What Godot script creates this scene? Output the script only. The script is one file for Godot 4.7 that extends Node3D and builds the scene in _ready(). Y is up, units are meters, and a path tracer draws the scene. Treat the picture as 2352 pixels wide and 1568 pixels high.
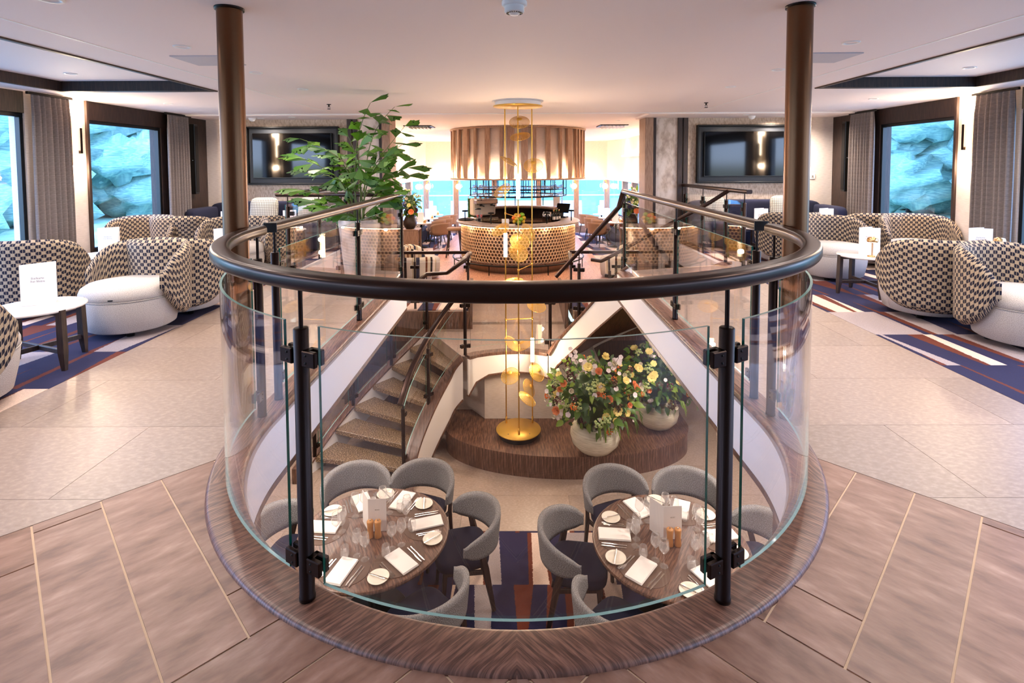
extends Node3D
# Two-deck ship lounge round a glazed stair well. x to starboard, y up, depth d from the camera runs along -z; metres.

const L0 := -2.6      # restaurant floor
const LL := -1.3      # half landing
const LB := -1.0      # bar floor
const CEIL := 2.27
var M := {}
var rng := RandomNumberGenerator.new()

func V(x: float, y: float, d: float) -> Vector3:
	return Vector3(x, y, -d)

# ---------- nodes
func obj(called: String, st, m: Material, parent: Node = self) -> MeshInstance3D:
	var o := MeshInstance3D.new()
	o.name = called
	if st is SurfaceTool:
		st.generate_normals()
		o.mesh = st.commit()
	else:
		o.mesh = st
	o.material_override = null
	for i in o.mesh.get_surface_count():
		o.set_surface_override_material(i, m)
	o.cast_shadow = GeometryInstance3D.SHADOW_CASTING_SETTING_ON
	parent.add_child(o, true)
	return o

func tag(o: Node, label: String, category: String, group := "") -> Node:
	o.set_meta("label", label)
	o.set_meta("category", category)
	if group: o.set_meta("group", group)
	return o

func thing(called: String, label: String, category: String, at := Vector3.ZERO, turn := 0.0, group := "") -> Node3D:
	var o := Node3D.new()
	o.name = called
	add_child(o, true)
	o.position = at
	o.rotation.y = turn
	tag(o, label, category, group)
	return o

func struct(called: String, st, m: Material, parent: Node = self) -> MeshInstance3D:
	var o := obj(called, st, m, parent)
	if parent == self: o.set_meta("kind", "structure")
	return o

func shell_node(called: String) -> Node3D:
	var o := Node3D.new()
	o.name = called
	o.set_meta("kind", "structure")
	add_child(o, true)
	return o

func copy(src: Node3D, label: String, at: Vector3, turn := 0.0, called := "") -> Node3D:
	var o: Node3D = src.duplicate()
	o.name = called if called else String(src.name).rstrip("0123456789").rstrip("_")
	add_child(o, true)
	o.position = at
	o.rotation = Vector3(0, turn, 0)
	o.set_meta("label", label)
	return o

# ---------- meshes
func S() -> SurfaceTool:
	var st := SurfaceTool.new()
	st.begin(Mesh.PRIMITIVE_TRIANGLES)
	st.set_smooth_group(-1)
	return st

func tri(st: SurfaceTool, a: Vector3, b: Vector3, c: Vector3) -> void:
	st.add_vertex(a); st.add_vertex(b); st.add_vertex(c)

func quad(st: SurfaceTool, a: Vector3, b: Vector3, c: Vector3, d: Vector3) -> void:
	tri(st, a, b, c); tri(st, a, c, d)

# chamfered box round centre c, size s, chamfer b, turned by basis q
func box(st: SurfaceTool, c: Vector3, s: Vector3, b := 0.004, q := Basis()) -> void:
	st.set_smooth_group(-1)
	var h := s * 0.5
	b = minf(b, minf(h.x, minf(h.y, h.z)) * 0.9)
	var P := func(x: float, y: float, z: float) -> Vector3: return c + q * Vector3(x, y, z)
	for ax in 3:
		for sg in [-1.0, 1.0]:
			var n := Vector3.ZERO; n[ax] = sg
			var u := Vector3.ZERO; u[(ax + 1) % 3] = 1
			var w := Vector3.ZERO; w[(ax + 2) % 3] = 1
			var hu: float = h[(ax + 1) % 3] - b
			var hw: float = h[(ax + 2) % 3] - b
			var o: Vector3 = n * h[ax]
			var k := [o - u * hu - w * hw, o + u * hu - w * hw, o + u * hu + w * hw, o - u * hu + w * hw]
			if sg > 0: k.reverse()
			quad(st, c + q * k[0], c + q * k[1], c + q * k[2], c + q * k[3])
	if b <= 0.0: return
	for ax in 3:
		var a1 := (ax + 1) % 3
		var a2 := (ax + 2) % 3
		for s1 in [-1.0, 1.0]:
			for s2 in [-1.0, 1.0]:
				var p1 := Vector3.ZERO; p1[a1] = s1 * h[a1]; p1[a2] = s2 * (h[a2] - b)
				var p2 := Vector3.ZERO; p2[a1] = s1 * (h[a1] - b); p2[a2] = s2 * h[a2]
				var e := Vector3.ZERO; e[ax] = h[ax] - b
				var k := [p1 - e, p1 + e, p2 + e, p2 - e]
				if s1 * s2 > 0: k.reverse()
				quad(st, c + q * k[0], c + q * k[1], c + q * k[2], c + q * k[3])
	for sx in [-1.0, 1.0]:
		for sy in [-1.0, 1.0]:
			for sz in [-1.0, 1.0]:
				var k := [Vector3(sx * h.x, sy * (h.y - b), sz * (h.z - b)), Vector3(sx * (h.x - b), sy * h.y, sz * (h.z - b)), Vector3(sx * (h.x - b), sy * (h.y - b), sz * h.z)]
				if sx * sy * sz > 0: k.reverse()
				tri(st, c + q * k[0], c + q * k[1], c + q * k[2])

# box given by its corners in (x, y, d)
func cbox(st: SurfaceTool, x0: float, x1: float, y0: float, y1: float, d0: float, d1: float, b := 0.004) -> void:
	box(st, V((x0 + x1) / 2, (y0 + y1) / 2, (d0 + d1) / 2), Vector3(absf(x1 - x0), absf(y1 - y0), absf(d1 - d0)), b)

# straight bar of rectangular section from a to b
func bar(st: SurfaceTool, a: Vector3, b: Vector3, w: float, t: float, bev := 0.003, up := Vector3.UP) -> void:
	var z := (b - a).normalized()
	if absf(z.dot(up)) > 0.99: up = Vector3.RIGHT
	var x := up.cross(z).normalized()
	box(st, (a + b) / 2, Vector3(w, t, a.distance_to(b)), bev, Basis(x, z.cross(x), z))

func circle(r: float, n: int) -> PackedVector2Array:
	var p := PackedVector2Array()
	for i in n: p.append(Vector2(cos(TAU * i / n), sin(TAU * i / n)) * r)
	return p

func rounded(w: float, h: float, r: float, k := 4) -> PackedVector2Array:
	var p := PackedVector2Array()
	for c in 4:
		var o := Vector2([1, -1, -1, 1][c] * (w / 2 - r), [1, 1, -1, -1][c] * (h / 2 - r))
		for i in k + 1:
			var a := PI / 2 * (c + float(i) / k)
			p.append(o + Vector2(cos(a), sin(a)) * r)
	return p

# section (x across, y up) swept along a path; plumb when up is given
func sweep(st: SurfaceTool, prof: PackedVector2Array, path: Array, smooth := true, closed := false, caps := true, radii = null, uvs := false, up0 := Vector3.UP) -> void:
	var n := path.size()
	var rings := []
	for i in n:
		var a: Vector3 = path[(i - 1 + n) % n] if closed else path[maxi(i - 1, 0)]
		var b: Vector3 = path[(i + 1) % n] if closed else path[mini(i + 1, n - 1)]
		var t := (b - a).normalized()
		var up := up0
		if absf(t.dot(up)) > 0.985: up = Vector3(0, 0, -1) if absf(t.z) < 0.9 else Vector3.RIGHT
		var x := t.cross(up).normalized()
		var y := x.cross(t)
		var f := 1.0
		if not closed and i > 0 and i < n - 1:   # widen mitres
			var t0: Vector3 = ((path[i] as Vector3) - path[i - 1]).normalized()
			f = 1.0 / maxf(0.5, t0.dot(t))
		var s: float = radii[i] if radii != null else 1.0
		var ring := []
		for p in prof: ring.append((path[i] as Vector3) + x * p.x * s * f + y * p.y * s)
		rings.append(ring)
	var m := prof.size()
	st.set_smooth_group(1 if smooth else -1)
	for i in (n if closed else n - 1):
		var r0: Array = rings[i]
		var r1: Array = rings[(i + 1) % n]
		for j in m:
			var k := (j + 1) % m
			quad(st, r0[j], r0[k], r1[k], r1[j])
	if caps and not closed:
		st.set_smooth_group(-1)
		for j in range(1, m - 1):
			tri(st, rings[0][0], rings[0][j + 1], rings[0][j])
			tri(st, rings[n - 1][0], rings[n - 1][j], rings[n - 1][j + 1])

func tube(st: SurfaceTool, path: Array, r: float, n := 8, radii = null) -> void:
	sweep(st, circle(r, n), path, true, false, true, radii)

func rod(st: SurfaceTool, a: Vector3, b: Vector3, r: float, n := 10) -> void:
	tube(st, [a, b], r, n)

# profile of (radius, height) turned round the y axis
func lathe(st: SurfaceTool, prof: Array, n := 24, c := Vector3.ZERO, q := Basis(), a0 := 0.0, a1 := TAU, smooth := true) -> void:
	for i in n:
		var t0 := a0 + (a1 - a0) * i / n
		var t1 := a0 + (a1 - a0) * (i + 1) / n
		var e0 := Vector3(cos(t0), 0, sin(t0))
		var e1 := Vector3(cos(t1), 0, sin(t1))
		for j in prof.size() - 1:
			var p: Vector2 = prof[j]
			var r: Vector2 = prof[j + 1]
			st.set_smooth_group(1 if smooth else 2 + j % 8)
			var A := c + q * (e0 * p.x + Vector3.UP * p.y)
			var B := c + q * (e1 * p.x + Vector3.UP * p.y)
			var C := c + q * (e1 * r.x + Vector3.UP * r.y)
			var D := c + q * (e0 * r.x + Vector3.UP * r.y)
			if p.x > 1e-5: tri(st, A, C, B)
			if r.x > 1e-5: tri(st, A, D, C)

func ball(st: SurfaceTool, c: Vector3, r: Vector3, n := 10, m := 6) -> void:
	st.set_smooth_group(1)
	for i in n:
		for j in m:
			var P := func(ii: int, jj: int) -> Vector3:
				var a := TAU * ii / n
				var b := PI * jj / m
				return c + Vector3(cos(a) * sin(b) * r.x, cos(b) * r.y, sin(a) * sin(b) * r.z)
			var A: Vector3 = P.call(i, j)
			var B: Vector3 = P.call(i + 1, j)
			var C: Vector3 = P.call(i + 1, j + 1)
			var D: Vector3 = P.call(i, j + 1)
			if j > 0: tri(st, A, B, C)
			if j < m - 1: tri(st, A, C, D)

# flat plate: polygon in (x, d) between heights y0 and y1, top edge chamfered by b
func plate(st: SurfaceTool, poly: PackedVector2Array, y0: float, y1: float, b := 0.0, smooth := false) -> void:
	if Geometry2D.is_polygon_clockwise(poly): poly.reverse()
	var top := poly
	if b > 0.0:
		var ins := Geometry2D.offset_polygon(poly, -b, Geometry2D.JOIN_MITER)
		if ins.size() == 1 and ins[0].size() == poly.size():
			top = ins[0]
			var best := 0
			for i in top.size():
				if top[i].distance_to(poly[0]) < top[best].distance_to(poly[0]): best = i
			var again := PackedVector2Array()
			for i in top.size(): again.append(top[(best + i) % top.size()])
			top = again
			if Geometry2D.is_polygon_clockwise(top): top = poly
		else:
			b = 0.0
	st.set_smooth_group(-1)
	var ix := Geometry2D.triangulate_polygon(top)
	for i in range(0, ix.size(), 3):
		var a := top[ix[i]]; var c := top[ix[i + 1]]; var e := top[ix[i + 2]]
		var flip := (c - a).cross(e - a) < 0
		tri(st, V(a.x, y1, a.y), V(e.x, y1, e.y) if not flip else V(c.x, y1, c.y), V(c.x, y1, c.y) if not flip else V(e.x, y1, e.y))
	ix = Geometry2D.triangulate_polygon(poly)
	for i in range(0, ix.size(), 3):
		var a := poly[ix[i]]; var c := poly[ix[i + 1]]; var e := poly[ix[i + 2]]
		var flip := (c - a).cross(e - a) < 0
		tri(st, V(a.x, y0, a.y), V(c.x, y0, c.y) if not flip else V(e.x, y0, e.y), V(e.x, y0, e.y) if not flip else V(c.x, y0, c.y))
	var n := poly.size()
	if smooth: st.set_smooth_group(3)
	for i in n:
		var k := (i + 1) % n
		var yb := y1 - b if top.size() == n else y1
		quad(st, V(poly[i].x, y0, poly[i].y), V(poly[k].x, y0, poly[k].y), V(poly[k].x, yb, poly[k].y), V(poly[i].x, yb, poly[i].y))
		if b > 0.0: quad(st, V(poly[i].x, yb, poly[i].y), V(poly[k].x, yb, poly[k].y), V(top[k].x, y1, top[k].y), V(top[i].x, y1, top[i].y))

func poly(a: Array) -> PackedVector2Array:
	var p := PackedVector2Array()
	for i in range(0, a.size(), 2): p.append(Vector2(a[i], a[i + 1]))
	return p

func disc2(cx: float, cd: float, rx: float, rd: float, n := 48, a0 := 0.0, a1 := TAU) -> PackedVector2Array:
	var p := PackedVector2Array()
	var whole := absf(a1 - a0 - TAU) < 1e-6
	for i in (n if whole else n + 1):
		var a := a0 + (a1 - a0) * i / n
		p.append(Vector2(cx + cos(a) * rx, cd + sin(a) * rd))
	return p

# vertical wall following a plan polyline, of thickness t to its outside
func wall_path(st: SurfaceTool, pts: Array, y0: float, y1: float, t: float) -> void:
	var p := []
	for v in pts: p.append(V(v.x, 0, v.y))
	sweep(st, poly([-t, y0, 0, y0, 0, y1, -t, y1]), p, false)

# upholstered shell: bends round the +z-open seat, front ends at +-U; lo/hi give its lower and upper edge at each angle
func shell(st: SurfaceTool, rx: float, rz: float, U: float, t: float, lo: Callable, hi: Callable, lean := 0.0, nu := 36, nv := 14, uvk := Vector2(1, 1)) -> void:
	st.set_smooth_group(1)
	var rings := []
	for i in nu + 1:
		var f := lerpf(-1.0, 1.0, float(i) / nu)
		f = signf(f) * (1.0 - pow(1.0 - absf(f), 1.25)) if absf(f) < 1.0 else f
		var a := f * U
		var e := sqrt(maxf(0.0, 1.0 - pow(absf(f), 10.0)))
		var y0: float = lo.call(f)
		var y1: float = hi.call(f)
		var half := t * 0.5 * maxf(e, 0.02)
		var mid := (y0 + y1) / 2
		y0 = mid + (y0 - mid) * maxf(e, 0.6); y1 = mid + (y1 - mid) * maxf(e, 0.6)
		var ring := []
		var run := 0.0
		var last := Vector2.ZERO
		for j in nv + 1:
			var s := float(j) / nv
			# stadium: up the outside, over the top, down the inside, under the bottom
			var off: float
			var y: float
			var rr := minf(half, (y1 - y0) * 0.5)
			if s < 0.42: off = half; y = lerpf(y0 + rr, y1 - rr, s / 0.42)
			elif s < 0.5:
				var q := (s - 0.42) / 0.08 * PI
				off = half * cos(q); y = y1 - rr + rr * sin(q)
			elif s < 0.92: off = -half; y = lerpf(y1 - rr, y0 + rr, (s - 0.5) / 0.42)
			else:
				var q := (s - 0.92) / 0.08 * PI
				off = -half * cos(q); y = y0 + rr - rr * sin(q)
			var ln := lean * (y - 0.1)
			var p := Vector3(sin(a) * (rx + off + ln), y, -cos(a) * (rz + off + ln))
			var w := Vector2(off, y)
			if j > 0: run += w.distance_to(last)
			last = w
			ring.append([p, Vector2(a * (rx + rz) * 0.5 * uvk.x, run * uvk.y)])
		rings.append(ring)
	for i in nu:
		for j in nv:
			var A: Array = rings[i][j]
			var B: Array = rings[i + 1][j]
			var C: Array = rings[i + 1][j + 1]
			var D: Array = rings[i][j + 1]
			for k in [A, D, C, A, C, B]:
				st.set_uv(k[1])
				st.add_vertex(k[0])

# rounded cushion: superellipse pad
func pad(st: SurfaceTool, c: Vector3, s: Vector3, e := 0.35, n := 20, m := 10, q := Basis(), ek := 0.35) -> void:
	st.set_smooth_group(1)
	var pw := func(x: float, k: float) -> float: return signf(x) * pow(absf(x), k)
	for i in n:
		for j in m:
			var P := func(ii: int, jj: int) -> Vector3:
				var a := TAU * ii / n
				var b := PI * jj / m - PI / 2
				return c + q * Vector3(s.x / 2 * pw.call(cos(b), ek) * pw.call(cos(a), e), s.y / 2 * pw.call(sin(b), ek), s.z / 2 * pw.call(cos(b), ek) * pw.call(sin(a), e))
			var A: Vector3 = P.call(i, j)
			var B: Vector3 = P.call(i + 1, j)
			var C: Vector3 = P.call(i + 1, j + 1)
			var D: Vector3 = P.call(i, j + 1)
			if j > 0: tri(st, A, C, B)
			if j < m - 1: tri(st, A, D, C)

# ---------- materials
func mat(id: String, c: Color, rough := 0.6, metal := 0.0) -> StandardMaterial3D:
	var m := StandardMaterial3D.new()
	m.resource_name = id
	m.albedo_color = c
	m.roughness = rough
	m.metallic = metal
	m.cull_mode = BaseMaterial3D.CULL_DISABLED
	M[id] = m
	return m

func noise(s: int, freq: float, octaves: int, cols: Array, size := 512, type := FastNoiseLite.TYPE_SIMPLEX_SMOOTH, normal := false, bump := 4.0) -> NoiseTexture2D:
	var n := FastNoiseLite.new()
	n.seed = s
	n.noise_type = type
	n.frequency = freq
	n.fractal_type = FastNoiseLite.FRACTAL_FBM if octaves > 1 else FastNoiseLite.FRACTAL_NONE
	n.fractal_octaves = octaves
	n.fractal_gain = 0.6
	var t := NoiseTexture2D.new()
	t.width = size
	t.height = size
	t.seamless = true
	t.noise = n
	if normal:
		t.as_normal_map = true
		t.bump_strength = bump
	elif cols.size():
		var g := Gradient.new()
		var off := PackedFloat32Array()
		var cc := PackedColorArray()
		for k in cols:
			off.append(k[0]); cc.append(k[1])
		g.offsets = off
		g.colors = cc
		t.color_ramp = g
	return t

func tripl(m: StandardMaterial3D, tex: Texture2D, sc: Vector3, world := true) -> StandardMaterial3D:
	m.albedo_texture = tex
	m.uv1_triplanar = true
	m.uv1_world_triplanar = world
	m.uv1_scale = sc
	m.uv1_triplanar_sharpness = 4.0
	return m

func hexc(s: String) -> Color:
	return Color(s)

func lamp_spot(at: Vector3, e: float, c: Color, ang := 80.0, size := 0.05) -> void:
	var l := SpotLight3D.new()
	l.name = "spot_light"
	l.position = at
	l.rotation.x = -PI / 2
	l.light_energy = e
	l.light_color = c
	l.spot_angle = ang
	l.spot_angle_attenuation = 1.0
	l.spot_range = 14.0
	l.spot_attenuation = 2.0
	l.light_size = size
	l.shadow_enabled = true
	add_child(l, true)

func lamp_omni(at: Vector3, e: float, c: Color, size := 0.05) -> void:
	var l := OmniLight3D.new()
	l.name = "omni_light"
	l.position = at
	l.light_energy = e
	l.light_color = c
	l.omni_range = 14.0
	l.omni_attenuation = 2.0
	l.light_size = size
	l.shadow_enabled = true
	add_child(l, true)

func lamp_area(at: Vector3, towards: Vector3, sx: float, sy: float, e: float, c: Color) -> void:
	var l := AreaLight3D.new()
	l.name = "area_light"
	l.area_size = Vector2(sx, sy)
	l.light_energy = e
	l.light_color = c
	l.area_range = 16.0
	l.area_attenuation = 2.0
	l.shadow_enabled = true
	add_child(l, true)
	var up := Vector3.UP if absf(towards.normalized().y) < 0.95 else Vector3(0, 0, -1)
	l.look_at_from_position(at, at + towards, up)

func _ready() -> void:
	rng.seed = 7
	# ----- camera
	var cam := Camera3D.new()
	cam.name = "camera"
	cam.projection = Camera3D.PROJECTION_FRUSTUM
	cam.near = 0.05
	cam.far = 400.0
	var F := 1215.0
	cam.size = cam.near * 1568.0 / F
	cam.frustum_offset = Vector2((1176.0 - 1179.5) * cam.near / F, (441.0 - 784.0) * cam.near / F)
	cam.position = Vector3(0, 1.42, 0)
	cam.rotation = Vector3(-0.05, 0.003, -0.004)
	add_child(cam)
	cam.current = true
	# ----- sky and exposure
	var we := WorldEnvironment.new()
	we.name = "world"
	var env := Environment.new()
	var sky := Sky.new()
	var sm := ProceduralSkyMaterial.new()
	sm.sky_top_color = Color(0.56, 0.72, 1.0)
	sm.sky_horizon_color = Color(0.78, 0.87, 1.0)
	sm.ground_horizon_color = Color(0.75, 0.82, 0.85)
	sm.ground_bottom_color = Color(0.45, 0.5, 0.5)
	sm.sky_energy_multiplier = 2.4
	sm.ground_energy_multiplier = 1.8
	sky.sky_material = sm
	env.sky = sky
	env.background_mode = Environment.BG_SKY
	env.tonemap_mode = Environment.TONE_MAPPER_LINEAR
	env.tonemap_exposure = 1.5
	env.sdfgi_enabled = true
	env.ssao_enabled = true
	env.ssil_enabled = true
	we.environment = env
	add_child(we)
	materials()
	setting()
	outside()
	stairs()
	balustrades()
	lounge()
	restaurant()
	bar_deck()
	lights()

const WARM := Color(1.0, 0.94, 0.89)
const GLOW := Color(1.0, 0.89, 0.76)

func lights() -> void:
	# downlights: each has its own lamp under its lens
	for p in DOWN:
		lamp_spot(V(p[0], p[2] - 0.03, p[1]), 2.6 if p[2] == 2.25 else 1.2, WARM)

func materials() -> void:
	mat("ceiling", Color(0.92, 0.86, 0.84), 0.75)
	mat("white_board", Color(0.9, 0.88, 0.87), 0.55)
	mat("white", Color(0.92, 0.91, 0.9), 0.5)
	mat("grout", Color(0.87, 0.77, 0.66), 0.8)
	mat("joint", Color(0.66, 0.56, 0.48), 0.8)
	for i in 3:
		var k: float = [1.0, 0.97, 1.03][i]
		var bt := noise(11 + i, 0.02, 5, [[0.0, Color(0.55 * k, 0.47 * k, 0.415 * k)], [0.25, Color(0.575 * k, 0.5 * k, 0.45 * k)], [0.5, Color(0.595 * k, 0.52 * k, 0.47 * k)], [1.0, Color(0.675 * k, 0.595 * k, 0.54 * k)]])
		tripl(mat("beige_stone_%d" % i, Color(1, 1, 1), 0.38), bt, Vector3(2.0, 2.0, 3.4))
		var wt := noise(31 + i, 0.012, 6, [[0.0, Color(0.4 * k, 0.275 * k, 0.21 * k)], [0.35, Color(0.505 * k, 0.365 * k, 0.29 * k)], [0.6, Color(0.56 * k, 0.42 * k, 0.345 * k)], [0.8, Color(0.61 * k, 0.475 * k, 0.4 * k)], [1.0, Color(0.68 * k, 0.55 * k, 0.47 * k)]])
		tripl(mat("brown_stone_%d" % i, Color(1, 1, 1), 0.42), wt, Vector3(1.7, 1, 0.55), false)
	var wal := noise(51, 0.02, 4, [[0.0, Color(0.2, 0.125, 0.095)], [0.4, Color(0.33, 0.225, 0.175)], [0.6, Color(0.42, 0.3, 0.24)], [1.0, Color(0.52, 0.38, 0.31)]])
	tripl(mat("walnut", Color(1, 1, 1), 0.45), wal, Vector3(5.0, 0.35, 0.45))
	tripl(mat("walnut_local", Color(1, 1, 1), 0.4), wal, Vector3(5.0, 0.5, 0.45), false)
	tripl(mat("walnut_x", Color(1, 1, 1), 0.4), wal, Vector3(0.4, 5.0, 5.0), false)
	var ku := mat("walnut_uv", Color(1.12, 1.1, 1.1), 0.38)
	ku.albedo_texture = wal
	var dk := noise(53, 0.02, 4, [[0.0, Color(0.1, 0.065, 0.05)], [0.5, Color(0.19, 0.125, 0.1)], [1.0, Color(0.27, 0.19, 0.15)]])
	tripl(mat("dark_wood", Color(1, 1, 1), 0.5), dk, Vector3(4.0, 0.4, 4.0))
	tripl(mat("dark_wood_local", Color(1, 1, 1), 0.5), dk, Vector3(6.0, 0.6, 6.0), false)
	var oak := noise(57, 0.02, 4, [[0.0, Color(0.45, 0.34, 0.27)], [0.5, Color(0.6, 0.475, 0.39)], [1.0, Color(0.7, 0.58, 0.49)]])
	tripl(mat("oak", Color(1, 1, 1), 0.55), oak, Vector3(5.0, 0.4, 5.0))
	tripl(mat("oak_floor", Color(1.15, 1.05, 1.0), 0.45), oak, Vector3(4.0, 1, 0.4))
	var ter := noise(61, 0.09, 2, [[0.0, Color(0.24, 0.18, 0.12)], [0.45, Color(0.38, 0.3, 0.21)], [0.62, Color(0.46, 0.37, 0.27)], [0.72, Color(0.66, 0.57, 0.46)], [1.0, Color(0.74, 0.66, 0.55)]], 512, FastNoiseLite.TYPE_SIMPLEX)
	tripl(mat("terrazzo", Color(1, 1, 1), 0.35), ter, Vector3(0.9, 0.9, 0.9))
	var bou := noise(63, 0.22, 2, [[0.0, Color(0.42, 0.38, 0.36)], [0.35, Color(0.7, 0.66, 0.63)], [0.6, Color(0.78, 0.75, 0.72)], [1.0, Color(0.87, 0.84, 0.81)]], 256, FastNoiseLite.TYPE_SIMPLEX)
	tripl(mat("cream_boucle", Color(1, 1, 1), 0.95), bou, Vector3(3.2, 3.2, 3.2), false)
	var gry := noise(67, 0.25, 2, [[0.0, Color(0.24, 0.23, 0.23)], [0.4, Color(0.42, 0.41, 0.41)], [0.65, Color(0.58, 0.575, 0.58)], [1.0, Color(0.76, 0.76, 0.77)]], 256, FastNoiseLite.TYPE_SIMPLEX)
	tripl(mat("grey_wool", Color(1, 1, 1), 0.95), gry, Vector3(1.8, 1.8, 1.8), false)
	var tan := noise(69, 0.25, 2, [[0.0, Color(0.4, 0.3, 0.23)], [0.5, Color(0.6, 0.47, 0.37)], [1.0, Color(0.74, 0.61, 0.5)]], 256, FastNoiseLite.TYPE_SIMPLEX)
	tripl(mat("tan_wool", Color(1, 1, 1), 0.95), tan, Vector3(3.0, 3.0, 3.0), false)
	var nav := noise(71, 0.25, 2, [[0.0, Color(0.06, 0.06, 0.12)], [0.5, Color(0.1, 0.105, 0.2)], [1.0, Color(0.15, 0.16, 0.29)]], 256, FastNoiseLite.TYPE_SIMPLEX)
	tripl(mat("navy_wool", Color(1, 1, 1), 0.95), nav, Vector3(3.0, 3.0, 3.0), false)
	var cur := noise(73, 0.06, 3, [[0.0, Color(0.36, 0.32, 0.3)], [0.5, Color(0.5, 0.455, 0.43)], [1.0, Color(0.62, 0.57, 0.54)]], 256)
	tripl(mat("curtain", Color(1, 1, 1), 0.9), cur, Vector3(0.8, 9.0, 0.8), false)
	M.curtain.backlight_enabled = true
	M.curtain.backlight = Color(0.25, 0.25, 0.27)
	var pap := noise(77, 0.06, 3, [[0.0, Color(0.83, 0.77, 0.72)], [1.0, Color(0.91, 0.86, 0.82)]], 256)
	tripl(mat("wallpaper", Color(1, 1, 1), 0.8), pap, Vector3(0.6, 6.0, 0.6))
	var mar := noise(79, 0.008, 5, [[0.0, Color(0.62, 0.54, 0.48)], [0.4, Color(0.75, 0.68, 0.62)], [0.55, Color(0.82, 0.76, 0.71)], [1.0, Color(0.88, 0.83, 0.79)]])
	tripl(mat("pale_stone", Color(1, 1, 1), 0.4), mar, Vector3(1.2, 0.6, 1.2))
	var bn := noise(81, 0.02, 4, [[0.0, Color(0.6, 0.52, 0.44)], [0.5, Color(0.74, 0.66, 0.58)], [1.0, Color(0.82, 0.75, 0.68)]])
	tripl(mat("tv_wall", Color(1, 1, 1), 0.55), bn, Vector3(2.2, 0.9, 2.2))
	var br := mat("bronze", Color(0.15, 0.098, 0.078), 0.36, 0.85)
	br.metallic_specular = 0.6
	mat("rail_bronze", Color(0.2, 0.125, 0.095), 0.3, 0.7)
	mat("pillar_bronze", Color(0.42, 0.28, 0.185), 0.34, 0.9)
	mat("dark_metal", Color(0.05, 0.045, 0.045), 0.45, 0.5)
	mat("black", Color(0.025, 0.025, 0.028), 0.4)
	mat("black_gloss", Color(0.012, 0.012, 0.016), 0.06)
	mat("slate", Color(0.1, 0.115, 0.14), 0.5)
	mat("brass", Color(0.86, 0.66, 0.3), 0.34, 1.0)
	mat("brass_paint", Color(0.84, 0.66, 0.29), 0.42, 0.5)
	mat("gold", Color(0.9, 0.72, 0.48), 0.22, 1.0)
	mat("steel", Color(0.82, 0.81, 0.8), 0.18, 1.0)
	mat("chrome", Color(0.75, 0.75, 0.76), 0.12, 1.0)
	mat("porcelain", Color(0.93, 0.9, 0.84), 0.15)
	mat("linen", Color(0.96, 0.94, 0.92), 0.85)
	mat("paper", Color(0.95, 0.93, 0.92), 0.7)
	mat("print_grey", Color(0.5, 0.47, 0.44), 0.8)
	mat("marble_top", Color(0.9, 0.87, 0.85), 0.2)
	mat("beech", Color(0.76, 0.53, 0.3), 0.45)
	mat("placemat", Color(0.36, 0.27, 0.22), 0.6)
	mat("rust", Color(0.6, 0.27, 0.12), 0.9)
	mat("cream_cloth", Color(0.85, 0.8, 0.72), 0.95)
	mat("soil", Color(0.12, 0.08, 0.05), 0.95)
	mat("glass_edge", Color(0.02, 0.3, 0.25), 0.15)
	mat("glass_rim", Color(0.56, 0.72, 0.68), 0.1)
	mat("mirror", Color(0.8, 0.8, 0.8), 0.04, 1.0)
	var gp := mat("pane", Color(0.9, 1.0, 0.97, 0.0), 0.0)
	gp.transparency = BaseMaterial3D.TRANSPARENCY_ALPHA
	var wp := mat("window_pane", Color(0.8, 0.95, 1.0, 0.0), 0.0)
	wp.transparency = BaseMaterial3D.TRANSPARENCY_ALPHA
	var gr := mat("rack_crystal", Color(0.95, 0.97, 1, 0.22), 0.05)
	gr.transparency = BaseMaterial3D.TRANSPARENCY_ALPHA
	var gl := mat("stemware", Color(1, 1, 1, 0.1), 0.03)
	gl.transparency = BaseMaterial3D.TRANSPARENCY_ALPHA
	var lens := mat("lens_glow", Color(1, 0.95, 0.88), 0.5)
	lens.emission_enabled = true
	lens.emission = Color(1.0, 0.9, 0.76)
	lens.emission_energy_multiplier = 5.0
	var tg := mat("tube_glow", Color(1, 0.95, 0.88), 0.5)
	tg.emission_enabled = true
	tg.emission = Color(1.0, 0.86, 0.68)
	tg.emission_energy_multiplier = 7.0
	# woven upholstery: navy ovals on cream, staggered
	var im := Image.create(64, 64, false, Image.FORMAT_RGB8)
	for y in 64:
		for x in 64:
			var c := Color(0.68, 0.6, 0.5)
			for o in [[16.0, 16.0], [48.0, 48.0], [16.0, 80.0], [48.0, -16.0], [-16.0, 48.0], [80.0, 16.0]]:
				var dx: float = absf(x - o[0]) / 15.2
				var dy: float = absf(y - o[1]) / 16.5
				if pow(dx, 3.0) + pow(dy, 3.0) < 1.0 and absf(x - o[0]) > 1.6: c = Color(0.07, 0.07, 0.15)
			if absf(fmod(x + 32.0, 32.0) - 0.0) < 2.5 : c = Color(0.12, 0.11, 0.19)
			im.set_pixel(x, y, c)
	im.generate_mipmaps()
	var wv := mat("oval_weave", Color(1, 1, 1), 0.95)
	wv.albedo_texture = ImageTexture.create_from_image(im)
	# striped armchair cloth
	im = Image.create(128, 8, false, Image.FORMAT_RGB8)
	var x := 0
	var cs := [Color(0.88, 0.82, 0.74), Color(0.14, 0.1, 0.1), Color(0.82, 0.75, 0.62), Color(0.42, 0.22, 0.12), Color(0.86, 0.8, 0.7), Color(0.2, 0.2, 0.26), Color(0.75, 0.68, 0.55)]
	var k := 0
	while x < 128:
		var w: int = [12, 7, 9, 5, 14, 8, 9][k % 7]
		im.fill_rect(Rect2i(x, 0, w, 8), cs[k % 7])
		x += w; k += 1
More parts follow.
